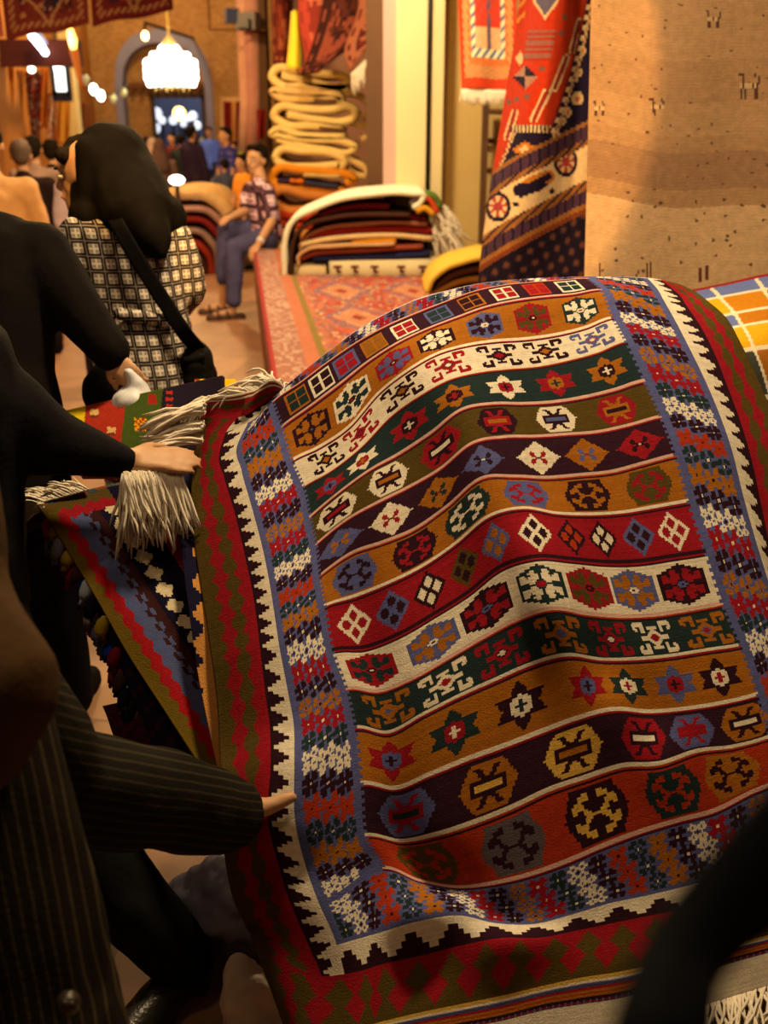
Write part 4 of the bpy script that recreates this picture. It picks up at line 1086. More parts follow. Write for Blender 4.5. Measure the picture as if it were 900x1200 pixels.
pr = hang('hanging_prayer_rug', [a, b, c, d], 110, 44, im, 'small red and cream prayer rug with white fringe on the shop wall', 'rug', .01, .012)
rts = [d.lerp(c, k / 120) for k in range(121)]
fringe('fringe', rts, [(random.uniform(-.1, .1), -.1, -1) for _ in rts], .085, WOOL, pr, .004, .15, .1, 12)
# wooden lattice behind it
la = MB(); tl = 7.9
for x in (567, 592): p0, p1 = W(x, 125, tl), W(x - 2, 330, tl); la.box((p0 + p1) / 2, (.05, .05, (p0 - p1).length))
le2 = empty('wooden_ladder', W(580, 330, tl), 'dark wooden ladder against the wall below the prayer rug', 'ladder')
la.build('rail', M(K(96, 56, 24), .7), le2)
for y in (130, 165, 200, 240, 285):
    p0, p1 = W(567, y, tl), W(592, y + 1, tl); m = MB(); m.tube([p0, p1], .022, 8); m.build('rung', M(K(120, 72, 30), .7), le2)
# rugs slung over the beam above the felt pile
tg = 8.6
def sling(rows, im_cols, label, seed, cuts=(8, 8)):
    Gs = surf(pxgrid(rows), [cuts[0]] * (len(rows) - 1), [cuts[1]] * (len(rows[0]) - 1)); n_, m_ = Gs.shape[:2]
    im = blotch(n_ - 1, m_ - 1, im_cols, 26, seed, 4, im_cols[1], im_cols[2])
    return tag(sheet('hanging_slung_rug', Gs, im, .012, M_PILE, off=Gs[0, 0]), label, 'rug')
sling([[(350,-30,8.7),(372,-30,8.6),(392,-30,8.7)],[(350,20,8.7),(372,20,8.55),(394,10,8.7)],[(356,78,8.7),(374,84,8.55),(384,60,8.7)],[(350,84,8.7),(362,86,8.6),(372,84,8.7)]], [K(190, 96, 60), K(170, 62, 40), K(130, 46, 30)], 'salmon red rug slung over the beam, leftmost of three above the felts', 11)
s2 = sling([[(380,-40,8.5),(410,-40,8.45),(440,-40,8.5),(470,-40,8.55)],[(376,20,8.5),(400,20,8.35),(432,18,8.4),(468,2,8.5)],[(360,70,8.5),(384,64,8.4),(416,44,8.35),(456,20,8.5)],[(352,88,8.5),(372,84,8.45),(396,66,8.4),(428,40,8.45)]], [K(84, 36, 22), K(56, 26, 18), K(130, 60, 36)], 'dark brown red rug twisted over the beam above the felts', 12)
s3 = sling([[(420,-40,8.3),(450,-40,8.25),(480,-40,8.3)],[(418,20,8.3),(440,15,8.2),(470,0,8.3)],[(404,60,8.3),(432,42,8.2),(468,14,8.3)],[(410,84,8.3),(428,60,8.2),(466,34,8.3)]], [K(120, 40, 22), K(150, 84, 50), K(80, 30, 20)], 'rust rug with pale fringe slung over the beam beside the cream post', 13)
Gq = [W(428, 22, 8.35).lerp(W(468, 10, 8.3), k / 50) for k in range(51)]
fringe('fringe', Gq, [(random.uniform(-.2, .3), -.2, -1) for _ in Gq], .13, WOOL, s3, .006, .3, .2, 14)
Gq = [W(412, 86, 8.25).lerp(W(464, 36, 8.2), k / 70) for k in range(71)]
fringe('fringe', Gq, [(random.uniform(-.2, .3), -.2, -1) for _ in Gq], .15, WOOL, s3, .006, .3, .2, 17)
s4 = tag(sheet('white_fringed_cloth', surf(pxgrid([[(462,-20,8.0),(480,-24,7.95),(504,-24,8.0)],[(466,2,8.0),(482,0,7.9),(500,-4,8.0)]]), [8], [8, 8]), None, .01, WOOL, off=W(480, -10, 8)), 'white fringed cloth end hanging over the cream post at the top', 'cloth')
Gq = [W(464, 0, 8).lerp(W(500, -4, 7.95), k / 60) for k in range(61)]
fringe('fringe', Gq, [(random.uniform(-.3, .3), -.2, -1) for _ in Gq], .16, WOOL, s4, .006, .3, .2, 15)
yl = sheet('yellow_cloth', surf(pxgrid([[(342,14,8.9),(346,12,8.85),(352,16,8.9)],[(339,50,8.9),(346,48,8.82),(354,50,8.9)],[(336,80,8.9),(345,80,8.84),(352,82,8.9)]]), [8, 8], [5, 5]), None, .012, M(K(255, 206, 30), .7, .1, 10), off=W(346, 20, 8.9))
tag(yl, 'narrow bright yellow cloth hanging down to the top of the felts', 'cloth')
sling([[(318,-30,9.6),(330,-30,9.5),(344,-30,9.6)],[(320,40,9.6),(332,40,9.5),(342,30,9.6)],[(320,74,9.6),(332,76,9.5),(340,78,9.6)]], [K(130, 50, 26), K(90, 30, 18), K(150, 80, 40)], 'dim red rug hanging behind the narrow bright yellow cloth', 16)
beam = MB(); a, b = WY(325, -46, 9.0), WY(520, -46, 9.0); beam.tube([a, b], .05, 8)
tag(beam.build('trim_11', M(K(80, 50, 26))), kind='structure')
# ---- checked rug on the heap right of the kilim
GP = [[(790,346,3.05),(850,334,3.02),(905,322,3.0),(980,322,2.98),(1060,330,2.98)],
      [(800,362,2.86),(850,352,2.84),(905,343,2.83),(980,345,2.82),(1060,350,2.82)],
      [(815,392,2.70),(858,382,2.68),(905,374,2.66),(980,376,2.66),(1060,380,2.66)],
      [(830,425,2.58),(865,416,2.57),(905,410,2.57),(980,412,2.57),(1060,416,2.57)],
      [(845,470,2.55),(875,466,2.55),(908,462,2.55),(980,464,2.55),(1060,468,2.55)],
      [(850,520,2.55),(880,520,2.55),(910,520,2.55),(980,520,2.55),(1060,520,2.55)]]
Gc = surf(pxgrid(GP), [18, 22, 20, 24, 20], [26, 26, 30, 30]); n_, m_ = Gc.shape[:2]
im = np.zeros((n_ - 1, m_ - 1, 3)); GOL, SLB = K(226, 160, 22), K(104, 110, 140)
rowc = [[SLB, SLB, SLB], [GOL, K(200, 120, 20), GRN, GOL], [SLB, K(190, 110, 20), SLB, GOL], [GOL, GOL, SLB, GOL], [K(70, 66, 48), OCH, K(60, 66, 52), OCH], [K(60, 58, 44), K(60, 58, 44), OCH]]
hgt = [0, 15, 32, 42, 58, 84, 104]
for j in range(n_ - 1):
    k = max(0, min(5, int(np.searchsorted(hgt, j, 'right')) - 1))
    for i in range(m_ - 1):
        w_ = 24; q = (i - j * .35 + 200)
        im[j, i] = rowc[k][int(q // w_) % len(rowc[k])]
        if j - hgt[k] < 2 or (q % w_) < 2.2: im[j, i] = K(236, 206, 150)
im[:3] = K(150, 30, 26)
ck = tag(sheet('checked_rug', Gc, im, .012, M_RUG, off=W(905, 520, 2.6)), 'blue and gold checked rug folded over the heap at the right edge', 'rug')

# ---- carpets heaped in the lane behind the woman
th2 = 11.4
hp = [([(190,300),(212,297),(226,298),(236,308),(239,324)], 6.5, K(74,40,24), 'dark brown carpet at the bottom of the heap behind the woman'),
      ([(186,287),(214,284),(231,286),(243,300),(246,324)], 6.5, K(150,44,26), 'red carpet folded low in the heap behind the woman'),
      ([(182,274),(214,270),(236,273),(250,290),(253,324)], 6.5, K(150,112,84), 'grey tan carpet draped over the heap behind the woman'),
      ([(180,262),(214,257),(240,260),(256,278),(260,322)], 6.5, K(124,34,24), 'deep red carpet third from the top of the heap behind the woman'),
      ([(178,251),(214,245),(244,248),(262,266),(267,316)], 6.5, K(170,120,90), 'pinkish tan carpet just below the cream one on the heap'),
      ([(176,236),(214,227),(243,230),(258,241),(266,252)], 15, K(226,172,96), 'thick cream carpet on top of the heap behind the woman')]
for k, (pts, th, cl, lb) in enumerate(hp): ribbon('heaped_carpet', pts, th2, 1.1, th, M(cl, .95, .4, 7, .6, 60), lb, 'carpet')
# ================================================================== RUGS UNDER AND BESIDE THE KILIM
def affine_sheet(name, left, right_x, right_y, t_left, t_right, nr, ncol, paint, label, thick=.006, rip=.0, top=None):
    GP, PXs = [], []
    for k, (lx_, ly) in enumerate(left):
        r, q = [], []
        for s_ in np.linspace(0, 1, 6):
            x = lx_ + (right_x[k] - lx_) * s_; y = ly + (right_y[k] - ly) * s_
            if top and k == 0: y += top(s_)
            r.append((x, y, t_left[k] + (t_right[k] - t_left[k]) * s_ + rip * math.sin(s_ * 8 + k))); q.append((x, y))
        GP.append(r); PXs.append(q)
    g = surf(pxgrid(GP), [nr] * (len(left) - 1), [ncol] * 5); p = surf(np.array(PXs, float), [nr] * (len(left) - 1), [ncol] * 5)
    return tag(sheet(name, g, pxpaint(p, paint), thick, M_RUG, off=g[0, 0]), label, 'rug')
O2 = np.array((43, 592.)); E1 = np.array((200, 313.)); E2 = np.array((165, -46.)); Mi = np.linalg.inv(np.array([E1, E2]).T)
def navy(x, y):
    b, a = Mi @ (np.array((x, y)) - O2)
    a *= 172; b *= 371                       # px from the left edge, px down from the top edge
    zz = 2.6 * (abs((b / 20) % 1 - .5) * 4 - 1)
    za = 6 * (abs((a / 16) % 1 - .5) * 4 - 1)
    if b < 4: return K(60, 70, 60) if int(a / 12) % 2 else K(130, 60, 36)
    if b < 15 + za * .5 and a < 84: return OLV
    if b < 27 + za * .3 and a < 84 and a > 13 + zz: return RED
    if a < 13 + zz: return K(110, 82, 20)
    if a < 27 + zz: return K(170, 26, 26)
    if a < 42: return K(86, 88, 112)
    if a < 57:
        q = (int((a - 42) / 5) + int(b / 10)) % 2
        return K(86, 88, 112) if (q and a < 52) else K(62, 30, 24)
    if a < 61: return K(58, 26, 22)
    if a < 96:
        per = 22.5; k = (b + 4) % per - per / 2; u = a - 76
        d = np.floor(abs(k) / 2.5) * 2.5 + np.floor(abs(u) / 2.5) * 2.5
        return K(226, 196, 136) if d < 9 and b > 20 else K(24, 20, 34)
    if a < 107: return K(30, 22, 34)
    if a < 124 + 4 * np.sign(np.sin(b / 6)): return K(166, 44, 20)
    return K(24, 20, 34) if (int(a / 9) + int(b / 9)) % 5 else K(60, 70, 80)
lf2 = [(43,592),(76,640),(112,700),(152,770),(192,832),(240,906),(280,965)]
nk = affine_sheet('kilim_rug', lf2, [290, 292, 294, 296, 296, 298, 300], [560, 640, 700, 770, 832, 906, 965], [2.00, 1.98, 1.96, 1.94, 1.92, 1.90, 1.89], [2.24, 2.14, 2.06, 2.00, 1.97, 1.94, 1.92], 26, 28, navy,
                  'navy kilim with cream stepped diamonds and olive edge hanging under the big one', .006, .006, top=lambda s_: -14 * math.sin(math.pi * s_))
rts = [W(44 + 60 * s_, 590 - 16 * s_, 2.0 + .05 * s_) for s_ in np.linspace(0, 1, 120)]
fringe('fringe', rts, [(-.8, .2 + random.uniform(-.3, .3), random.uniform(-.1, .75)) for _ in rts], .07, WOOL, nk, .0024, .5, .5, 21)
rts = [W(44 + random.random() * 8, 590 + random.random() * 6, 2.0) for s_ in range(40)]
fringe('fringe', rts, [(-1, 0, -.3 + random.uniform(-.2, .2)) for _ in rts], .07, WOOL, nk, .0024, .2, .3, 22)
def teethrug(x, y):
    k = (y - 540) / 36; q = abs(k % 1 - .5) * 2
    if x > 238 - np.floor(q * 4) * 4: return K(214, 160, 140) if y < 640 else K(216, 140, 60)
    return K(30, 24, 40)
affine_sheet('kilim_rug', [(200,545),(208,600),(214,660),(222,720),(232,790),(244,850),(262,930)], [272] * 7, [545,600,660,720,790,850,930], [2.16, 2.06, 2.00, 1.95, 1.92, 1.89, 1.87], [2.18, 2.09, 2.02, 1.97, 1.93, 1.90, 1.88], 18, 10, teethrug,
             'dark rug with a saw-toothed edge peeping out along the left side of the big kilim')
# gabbeh strip: yellow, red, green, navy
def gab(x, y):
    k = x + (y - 480) * .12
    for fx, fy in ((112, 487), (132, 508)):
        if abs(x - fx) < 5 and abs(y - fy) < 5: return K(226, 170, 90) if y < fy + 2 else K(120, 50, 30)
    if abs(x - 166) < 7 and abs(y - 500) < 8: return K(236, 160, 20) if (int(x / 3) + int(y / 3)) % 2 else K(170, 40, 20)
    if k < 102: return K(236, 190, 20)
    if k < 148: return K(178, 48, 24)
    if k < 190:
        if abs(x - 180) < 5 and abs(y - 470) < 6: return K(170, 40, 24)
        return K(74, 84, 24)
    if abs(x - 200) < 4 and 456 < y < 478 and int(y / 4) % 2: return K(190, 50, 30)
    return K(42, 30, 36)
affine_sheet('gabbeh_rug', [(66,486),(74,505),(84,530),(96,560)], [262, 262, 262, 262], [441, 470, 510, 560], [2.5, 2.42, 2.36, 2.32], [2.36, 2.34, 2.3, 2.28], 16, 26, gab,
             'gabbeh in bold yellow, red, green and navy blocks behind the outstretched hand', .012)
def yel(x, y): return K(170, 40, 20) if (int(x / 4) * 7 + int(y / 4) * 5) % 6 == 0 else K(120, 60, 20) if (int(x / 5) + int(y / 5)) % 5 == 0 else K(236, 180, 20)
yb = affine_sheet('gabbeh_rug', [(228,446),(230,456),(236,470)], [276, 280, 284], [446, 456, 468], [2.5, 2.48, 2.46], [2.5, 2.48, 2.46], 12, 6, yel, 'yellow flowered rug corner showing above the corner fringe of the big kilim', .01)
# dark tasselled rug hanging lower at the left of the heap
def dk(x, y): return K(28, 20, 26) if (int(x / 7) + int(y / 9)) % 4 else K(56, 24, 20)
ts_ = affine_sheet('tasselled_rug', [(60,600),(86,650),(112,710),(140,780),(160,830),(182,880)], [230, 236, 240, 250, 254, 262], [620,670,720,790,840,890], [2.07, 2.05, 2.03, 2.01, 2.0, 1.99], [2.3, 2.2, 2.12, 2.06, 2.03, 2.0], 12, 12, dk,
                   'dark rug with a row of coloured wool tassels along its hanging edge', .012)
tc_ = [K(200, 60, 60), K(176, 140, 40), K(120, 90, 60), K(150, 140, 130), K(28, 40, 90), K(196, 160, 30), K(150, 60, 40), K(30, 26, 40), K(30, 80, 170), K(210, 210, 215), K(110, 100, 110), K(150, 36, 36), K(160, 140, 120), K(140, 30, 40), K(24, 24, 40), K(26, 22, 34), K(70, 46, 30)]
ep = [(60,606),(74,628),(88,652),(100,680),(114,712),(126,742),(138,772),(148,800),(158,826)]
for k in range(34):
    f = k / 33 * (len(ep) - 1); i = min(int(f), len(ep) - 2); x = ep[i][0] + (ep[i + 1][0] - ep[i][0]) * (f - i); y = ep[i][1] + (ep[i + 1][1] - ep[i][1]) * (f - i)
    p = W(x + random.uniform(-3, 7), y, 2.03 + random.uniform(-.03, .02)); d = Vector((-.35, 0, -1)).normalized() * random.uniform(.03, .055)
    m = MB(); m.tube([p, p + d * .3, p + d * .7, p + d], [.005, .013, .015, .012], 7)
    for q in range(5):
        e_ = Vector((random.uniform(-.01, .01), random.uniform(-.01, .01), -.012)); m.tube([p + d * .7, p + d + e_], [.006, .003], 4)
    m.build('tassel', M(tc_[(k * 5) % len(tc_)], .95, .2, 40), ts_, True)
def mar(x, y): return K(70, 22, 16) if (int(x / 6) + int(y / 6)) % 3 else K(50, 24, 18)
m_ = affine_sheet('folded_rug', [(122,830),(132,856),(142,880),(150,905),(170,930)], [250, 256, 262, 268, 270], [800, 850, 880, 905, 930], [2.05, 2.03, 2.03, 2.05, 2.08], [2.08, 2.05, 2.05, 2.05, 2.07], 10, 12, mar, 'maroon rug folded low in the heap above the striped sleeve', .03)
# bulk of the heap that carries the kilim: thick folded rugs
def slab(x0, x1, y0, y1, z0, z1, col, label):
    r = (z1 - z0) / 2; zc = (z0 + z1) / 2; pts = [(y1, z0), (y0 + r, z0)] + [(y0 + r - r * math.sin(q), zc - r * math.cos(q)) for q in np.linspace(.3, math.pi - .3, 6)] + [(y0 + r, z1), (y1, z1)]
    m = MB(); m.prism([(x0, y, z) for y, z in pts], (x1 - x0, 0, 0)); o = m.build('folded_rug', M(col, .95, .3, 12, .5, 90), None, False, off=((x0 + x1) / 2, y0, z0)); return tag(o, label, 'folded rug')
slab(-.08, .85, 1.75, 2.75, .0, .30, K(90, 30, 22), 'dark red folded rug at the bottom of the heap under the big kilim')
slab(-.10, .86, 1.88, 2.75, .305, .60, K(60, 40, 50), 'dim purple folded rug inside the heap under the big kilim')
slab(-.06, .88, 2.02, 2.75, .605, .86, K(120, 60, 30), 'brown folded rug near the top of the heap under the big kilim')
slab(.6, 1.3, 2.50, 3.0, .3, .98, K(84, 80, 58), 'grey green folded rug under the checked one at the right edge') if False else None
# things on the ground by the heap
g0 = WZ(268, 1062, .12); m = MB(); m.cap(g0 + Vector((-.07, 0, 0)), .075, g0 + Vector((.09, .02, .02)), .09); m.ell(g0 + Vector((.02, -.02, .04)), (.1, .08, .1)); m.ell(g0 + Vector((0, .05, -.05)), (.12, .12, .07))
tag(m.skin('plastic_bag', M(K(120, 108, 106), .45, .25, 10, .5, 30, name='grey_plastic'), None, .010, 2, .022, 17, off=(g0.x, g0.y, 0)), 'grey plastic bag lying on the floor below the hanging kilim edge', 'bag')
g0 = WZ(296, 1178, .06); m = MB(); m.ell(g0 + Vector((0, 0, .0)), (.062, .06, .09)); m.ell(g0 + Vector((.02, -.03, -.02)), (.06, .06, .05)); m.ell(g0 + Vector((-.02, .03, .04)), (.04, .04, .05))
tag(m.skin('stone_block', M(K(240, 204, 156), .8, .3, 18, .8, 40, name='pale_stone'), None, .008, 1, .012, 22, off=(g0.x, g0.y, 0)), 'rough pale stone on the floor at the bottom beside the kilim edge', 'stone')
# strap close to the lens
SL = [(985,850),(925,902),(866,965),(806,1030),(764,1090),(737,1150),(719,1205),(708,1260)]
SR = [(1090,990),(1010,1030),(925,1078),(868,1118),(842,1150),(836,1178),(834,1215),(834,1265)]
ts2 = [.42, .38, .35, .32, .30, .285, .275, .27]
GP = []
for (a, b, t) in zip(SL, SR, ts2):
    GP.append([(a[0], a[1], t), (a[0] + (b[0] - a[0]) * .33, a[1] + (b[1] - a[1]) * .33, t - .006), (a[0] + (b[0] - a[0]) * .66, a[1] + (b[1] - a[1]) * .66, t - .006), (b[0], b[1], t + .002)])
tag(sheet('hanging_strap', surf(pxgrid(GP), [6] * 7, [5] * 3), None, .004, M(np.array((.0025, .003, .005)), .9, .1, 60, .3, 300, name='black_webbing'), off=W(800, 1060, .31)), 'blurred black strap hanging close in front at the lower right', 'strap')
# ================================================================== PEOPLE
BLK = M(np.array((.006, .005, .005)), .8, .3, 30, .3, 120, 'black_cloth')
EYEW = M(np.array((.6, .55, .5)), .3, .02, 5, 0); EYED = M(np.array((.012, .008, .006)), .3, .02, 5, 0); LIP = M(np.array((.36, .12, .09)), .5, .05, 5, 0)
def frame(face):
    """local (right, forward, up) -> world for someone who faces the angle face (0 = away from the camera, +left)"""
    return Matrix.Rotation(face, 3, 'Z')
def head_caps(m, c, R, s=1.0, fine=False):
    f = lambda x, y, z: Vector(c) + R @ Vector((x, y, z)) * s
    m.ell(f(0, -.012, .02), (.076 * s, .095 * s, .098 * s), R)
    m.cap(f(0, .028, -.02), .062 * s, f(0, .052, -.085), .034 * s)
    m.cap(f(0, .084, .012), .011 * s, f(0, .102, -.028), .016 * s)
    for x in (-1, 1): m.ell(f(x * .078, -.008, -.012), (.011 * s, .02 * s, .03 * s), R)
    if fine:
        m.cap(f(-.03, .078, .022), .014 * s, f(.03, .078, .022), .014 * s)
        m.cap(f(-.018, .082, -.058), .012 * s, f(.018, .082, -.058), .012 * s)
def face_parts(root, c, R, s=1.0):
    f = lambda x, y, z: Vector(c) + R @ Vector((x, y, z)) * s
    for x in (-.031, .031):
        e = MB().ell(f(x, .079, .002), (.014 * s, .011 * s, .009 * s), R).build('eye', EYEW, root, True)
        MB().ell(f(x, .087, .002), (.006 * s, .005 * s, .006 * s), R).build('iris', EYED, e, True)
        MB().cap(f(x - .017, .088, .024), .004 * s, f(x + .017, .088, .026), .004 * s).build('eyebrow', HAIR, root, True)
    MB().cap(f(-.022, .087, -.058), .006 * s, f(.022, .087, -.058), .006 * s).build('mouth', LIP, root, True)
def hair_caps(m, c, R, s=1.0):
    f = lambda x, y, z: Vector(c) + R @ Vector((x, y, z)) * s
    m.ell(f(0, -.026, .04), (.084 * s, .092 * s, .09 * s), R); m.cap(f(-.04, .045, .095), .028 * s, f(.04, .045, .095), .028 * s)
    m.ell(f(0, -.05, -.01), (.072 * s, .062 * s, .07 * s), R)
    for x in (-1, 1): m.cap(f(x * .074, -.005, .05), .014 * s, f(x * .078, -.008, .0), .01 * s)
def hand_caps(m, wrist, d, nrm, s=1.0, curl=.5, thumb=1):
    """palm and five unequal bent fingers; d points along the hand, nrm out of the back of the hand"""
    d = Vector(d).normalized(); nrm = (Vector(nrm) - d * Vector(nrm).dot(d)).normalized(); a = d.cross(nrm)
    w = Vector(wrist); pm = w + d * .085 * s
    for k in (-1, 0, 1): m.cap(w + a * (.012 * k * s), .017 * s, pm + a * (.024 * k * s), .013 * s)
    for k, L in zip((-1.5, -.5, .5, 1.5), (.062, .078, .074, .056)):
        p = pm + a * (.0205 * k * s); dd = d.copy(); seg_ = [.45, .32, .23]; r = .0092 * s
        for q, sg in enumerate(seg_):
            ang = curl * (.35 + .4 * q); dd = (d * math.cos(ang) - nrm * math.sin(ang)).normalized()
            p2 = p + dd * (L * sg * s); m.cap(p, r, p2, r * .9, n=8); p, r = p2, r * .9
    p = w + d * .025 * s + a * (.026 * thumb * s); t1 = p + (d * .65 + a * (.6 * thumb) - nrm * .25).normalized() * .042 * s
    m.cap(p, .014 * s, t1, .0115 * s, n=8); t2_ = t1 + (d * .95 + a * (.12 * thumb) - nrm * .3).normalized() * .034 * s; m.cap(t1, .0115 * s, t2_, .009 * s, n=8)
def shoe(name, ankle, toe, mat, root, s=1.0):
    ankle, toe = Vector(ankle), Vector(toe); d = (toe - ankle); d.z = 0; d.normalize(); m = MB()
    h = Vector((ankle.x, ankle.y, .05 * s)) - d * .03; z = lambda p, q: Vector((p.x, p.y, q))
    m.cap(z(h, .045 * s), .04 * s, z(h + d * .1 * s, .05 * s), .04 * s); m.cap(z(h + d * .1 * s, .045 * s), .042 * s, z(h + d * .23 * s, .032 * s), .031 * s); m.cap(z(h, .05), .042 * s, z(h + d * .02, .1 * s), .045 * s)
    for q in (0, .1, .2): m.box(z(h + d * q * s, .012), (.07 * s, .07 * s, .024))
    return m.skin(name, mat, root, .01, 2)
def person(label, x, y, H=1.7, face=0.0, top=None, legs=None, hair=HAIR, sleeve='long', vox=.016, arms=((.2, .0), (.2, .0)), stride=.1, group=None, skirt=False, scarf=None, cap_=None, fine=False, coat=0, sit=None):
    """a standing figure; arms = ((swing forward, bend), ...) for left and right"""
    s = H / 1.75; R = frame(face); root = empty('person', (x, y, 0), label, 'person', group)
    L = lambda a, b, c: Vector((x, y, 0)) + R @ Vector((a, b, c)) * s
    drop = 0 if sit is None else sit
    hd = L(0, .025, 1.635); nk = L(0, 0, 1.5); ch = L(0, -.01, 1.30); wa = L(0, 0, 1.08); pe = L(0, 0, .95)
    B, T, P_ = MB(), MB(), MB()
    head_caps(B, hd, R, s, fine); B.cap(L(0, -.005, 1.44), .055 * s, hd - Vector((0, 0, .05 * s)), .05 * s)
    B.cap(ch, .095 * s, pe, .09 * s, 1.2, R @ Vector((1, 0, 0)))
    T.cap(L(0, -.005, 1.33), .125 * s, wa, .118 * s, 1.35, R @ Vector((1, 0, 0))); T.cap(wa, .118 * s, L(0, 0, .90), .13 * s, 1.25, R @ Vector((1, 0, 0)))
    T.cap(L(-.14, -.01, 1.405), .068 * s, L(.14, -.01, 1.405), .068 * s); T.cap(L(0, -.01, 1.42), .075 * s, L(0, -.005, 1.475), .062 * s)
    if coat: T.cap(L(0, 0, .95), .135 * s, L(0, 0, .95 - coat), .15 * s, 1.25, R @ Vector((1, 0, 0)))
    for q, (sw, bd) in zip((-1, 1), arms):
        sh = L(q * .185, -.005, 1.405); el = sh + R @ Vector((q * .05, .30 * math.sin(sw) - .01, -.29 * math.cos(sw))) * s
        a2 = sw + bd; wr_ = el + R @ Vector((-q * .02, .26 * math.sin(a2), -.26 * math.cos(a2))) * s
        B.cap(sh, .05 * s, el, .04 * s); B.cap(el, .04 * s, wr_, .028 * s)
        d = (wr_ - el).normalized(); hand_caps(B, wr_, d, R @ Vector((q, 0, 0)), s, .5, -q if abs(d.z) > .5 else 1)
        T.cap(sh, .07 * s, el if sleeve == 'long' else sh.lerp(el, .72), .058 * s)
        if sleeve == 'long': T.cap(el, .058 * s, el.lerp(wr_, .97), .045 * s)
    for q in (-1, 1):
        st_ = stride * q; hip = L(q * .09, 0, .92); kn = L(q * .10, st_ * .55 + .02, .50); an = L(q * .10, st_, .09)
        B.cap(hip, .085 * s, kn, .055 * s); B.cap(kn, .055 * s, an, .038 * s)
        if not skirt: P_.cap(hip, .105 * s, kn, .075 * s); P_.cap(kn, .075 * s, an, .06 * s)
        shoe('shoe', an, L(q * .11, st_ + .2, .03), BLK, root, s)
        B.cap(an, .035 * s, L(q * .105, st_ + .12, .045), .025 * s)
    if skirt: P_.cap(pe, .15 * s, L(0, 0, .12), .2 * s, 1.2, R @ Vector((1, 0, 0)))
    else: P_.cap(L(-.06, 0, .93), .12 * s, L(.06, 0, .93), .12 * s)
    B.skin('body', SKIN, root, .011 if vox < .015 else vox * .8, 2)
    T.skin('shirt', top, root, vox, 3, .006, 11)
    P_.skin('skirt' if skirt else 'trousers', legs, root, vox, 3, .006, 9)
    if scarf is not None:
        S_ = MB(); S_.ell(hd + R @ Vector((0, -.03, .02)) * s, (.10 * s, .11 * s, .125 * s), R); S_.cap(hd + R @ Vector((0, -.03, -.06)) * s, .10 * s, L(0, -.02, 1.36), .15 * s, 1.2, R @ Vector((1, 0, 0)))
        S_.skin('headscarf', scarf, root, vox, 3, .005, 12)
    else:
        h = MB(); hair_caps(h, hd, R, s); h.skin('hair', hair, root, .012 if vox < .015 else .015, 2, .003, 40)
    if fine or scarf is None and vox <= .016: face_parts(root, hd, R, s)
    return root
c_ = lambda r, g, b: M(K(r, g, b), .9, .2, 14, .3, 120)
def crowd(label, px_, ytop, t, **k):
    p = W(px_, ytop, t); return person(label, p.x, p.y, max(p.z, .8) - .0, **k)
HP = math.pi
crowd('man in a dark jacket, leftmost of the distant crowd before the arch', 152, 158, 15, top=c_(44, 34, 34), legs=c_(36, 30, 32), face=.4, vox=.024)
crowd('person in a long grey brown cloak walking in the far crowd', 186, 164, 12.5, top=c_(104, 76, 58), legs=c_(96, 70, 54), skirt=True, scarf=c_(88, 62, 46), face=.2, vox=.024, coat=.2)
crowd('person in dark clothes just left of the doorway in the far crowd', 172, 160, 17, top=c_(52, 38, 34), legs=c_(44, 34, 30), face=-.5, vox=.024)
crowd('person in a dark red top in the middle of the far doorway', 201, 156, 18, top=c_(110, 44, 34), legs=c_(40, 34, 36), face=2.8, vox=.024)
crowd('person in a dark green jacket in the far crowd below the doorway', 211, 158, 16.5, top=c_(44, 50, 40), legs=c_(40, 38, 42), face=-.3, vox=.024)
crowd('tall man in dark purple striding before the far doorway', 223, 148, 15, top=c_(54, 38, 46), legs=c_(56, 42, 46), face=-.6, stride=.24, vox=.02)
crowd('person with a pale headcloth among the far crowd', 178, 163, 14, top=c_(70, 46, 40), legs=c_(50, 40, 40), scarf=c_(196, 160, 120), face=.9, vox=.024)
crowd('man in a light blue shirt standing behind the red counter', 245, 149, 20.5, top=c_(104, 126, 186), legs=c_(50, 44, 54), face=3.0, vox=.024)
crowd('man in a blue checked shirt right of the red counter', 265, 149, 13.5, top=plaid('blue_check', .09, K(70, 76, 150), K(40, 40, 80), K(56, 60, 120), K(110, 90, 110)), legs=c_(50, 40, 36), face=2.2, vox=.02, sleeve='short')
crowd('person in a yellow green top beneath the striped hanging rug', 286, 155, 17, top=c_(150, 150, 30), legs=c_(60, 50, 40), face=2.6, vox=.024)
crowd('person in a pink top between the checked shirt man and the seated man', 277, 166, 16, top=c_(196, 110, 130), legs=c_(60, 40, 50), face=2.0, vox=.024)
crowd('child in a grey jacket in the lane left of the seated man', 263, 186, 12.9, top=c_(78, 76, 80), legs=c_(60, 58, 64), face=.5, vox=.02)
crowd('child in an orange top directly left of the seated man', 284, 181, 11.5, top=c_(226, 140, 40), legs=c_(110, 60, 40), face=2.2, vox=.02, sleeve='short')
crowd('grey-haired man in a dark suit seen from behind at the left', 22, 164, 7.0, top=c_(44, 28, 22), legs=c_(36, 26, 22), hair=M(K(92, 66, 44), .7, .3, 60), face=.25, vox=.016)
crowd('man in a light grey shirt half hidden behind the dark suit at the left', 37, 160, 8.3, top=c_(150, 114, 84), legs=c_(50, 36, 28), face=.3, vox=.016)
crowd('dark-clad person between the grey shirt and the white short-sleeved shirt', 58, 164, 8.8, top=c_(34, 24, 22), legs=c_(30, 22, 20), face=.1, vox=.018)
crowd('man in a white short-sleeved shirt partly hidden by the black headscarf', 102, 158, 5.9, top=c_(236, 206, 196), legs=c_(40, 32, 36), face=.25, vox=.014, sleeve='short')
crowd('person in a beige short-sleeved shirt cut by the left picture edge', -20, 142, 5.0, top=c_(222, 158, 90), legs=c_(70, 46, 30), face=.1, vox=.014, sleeve='short')

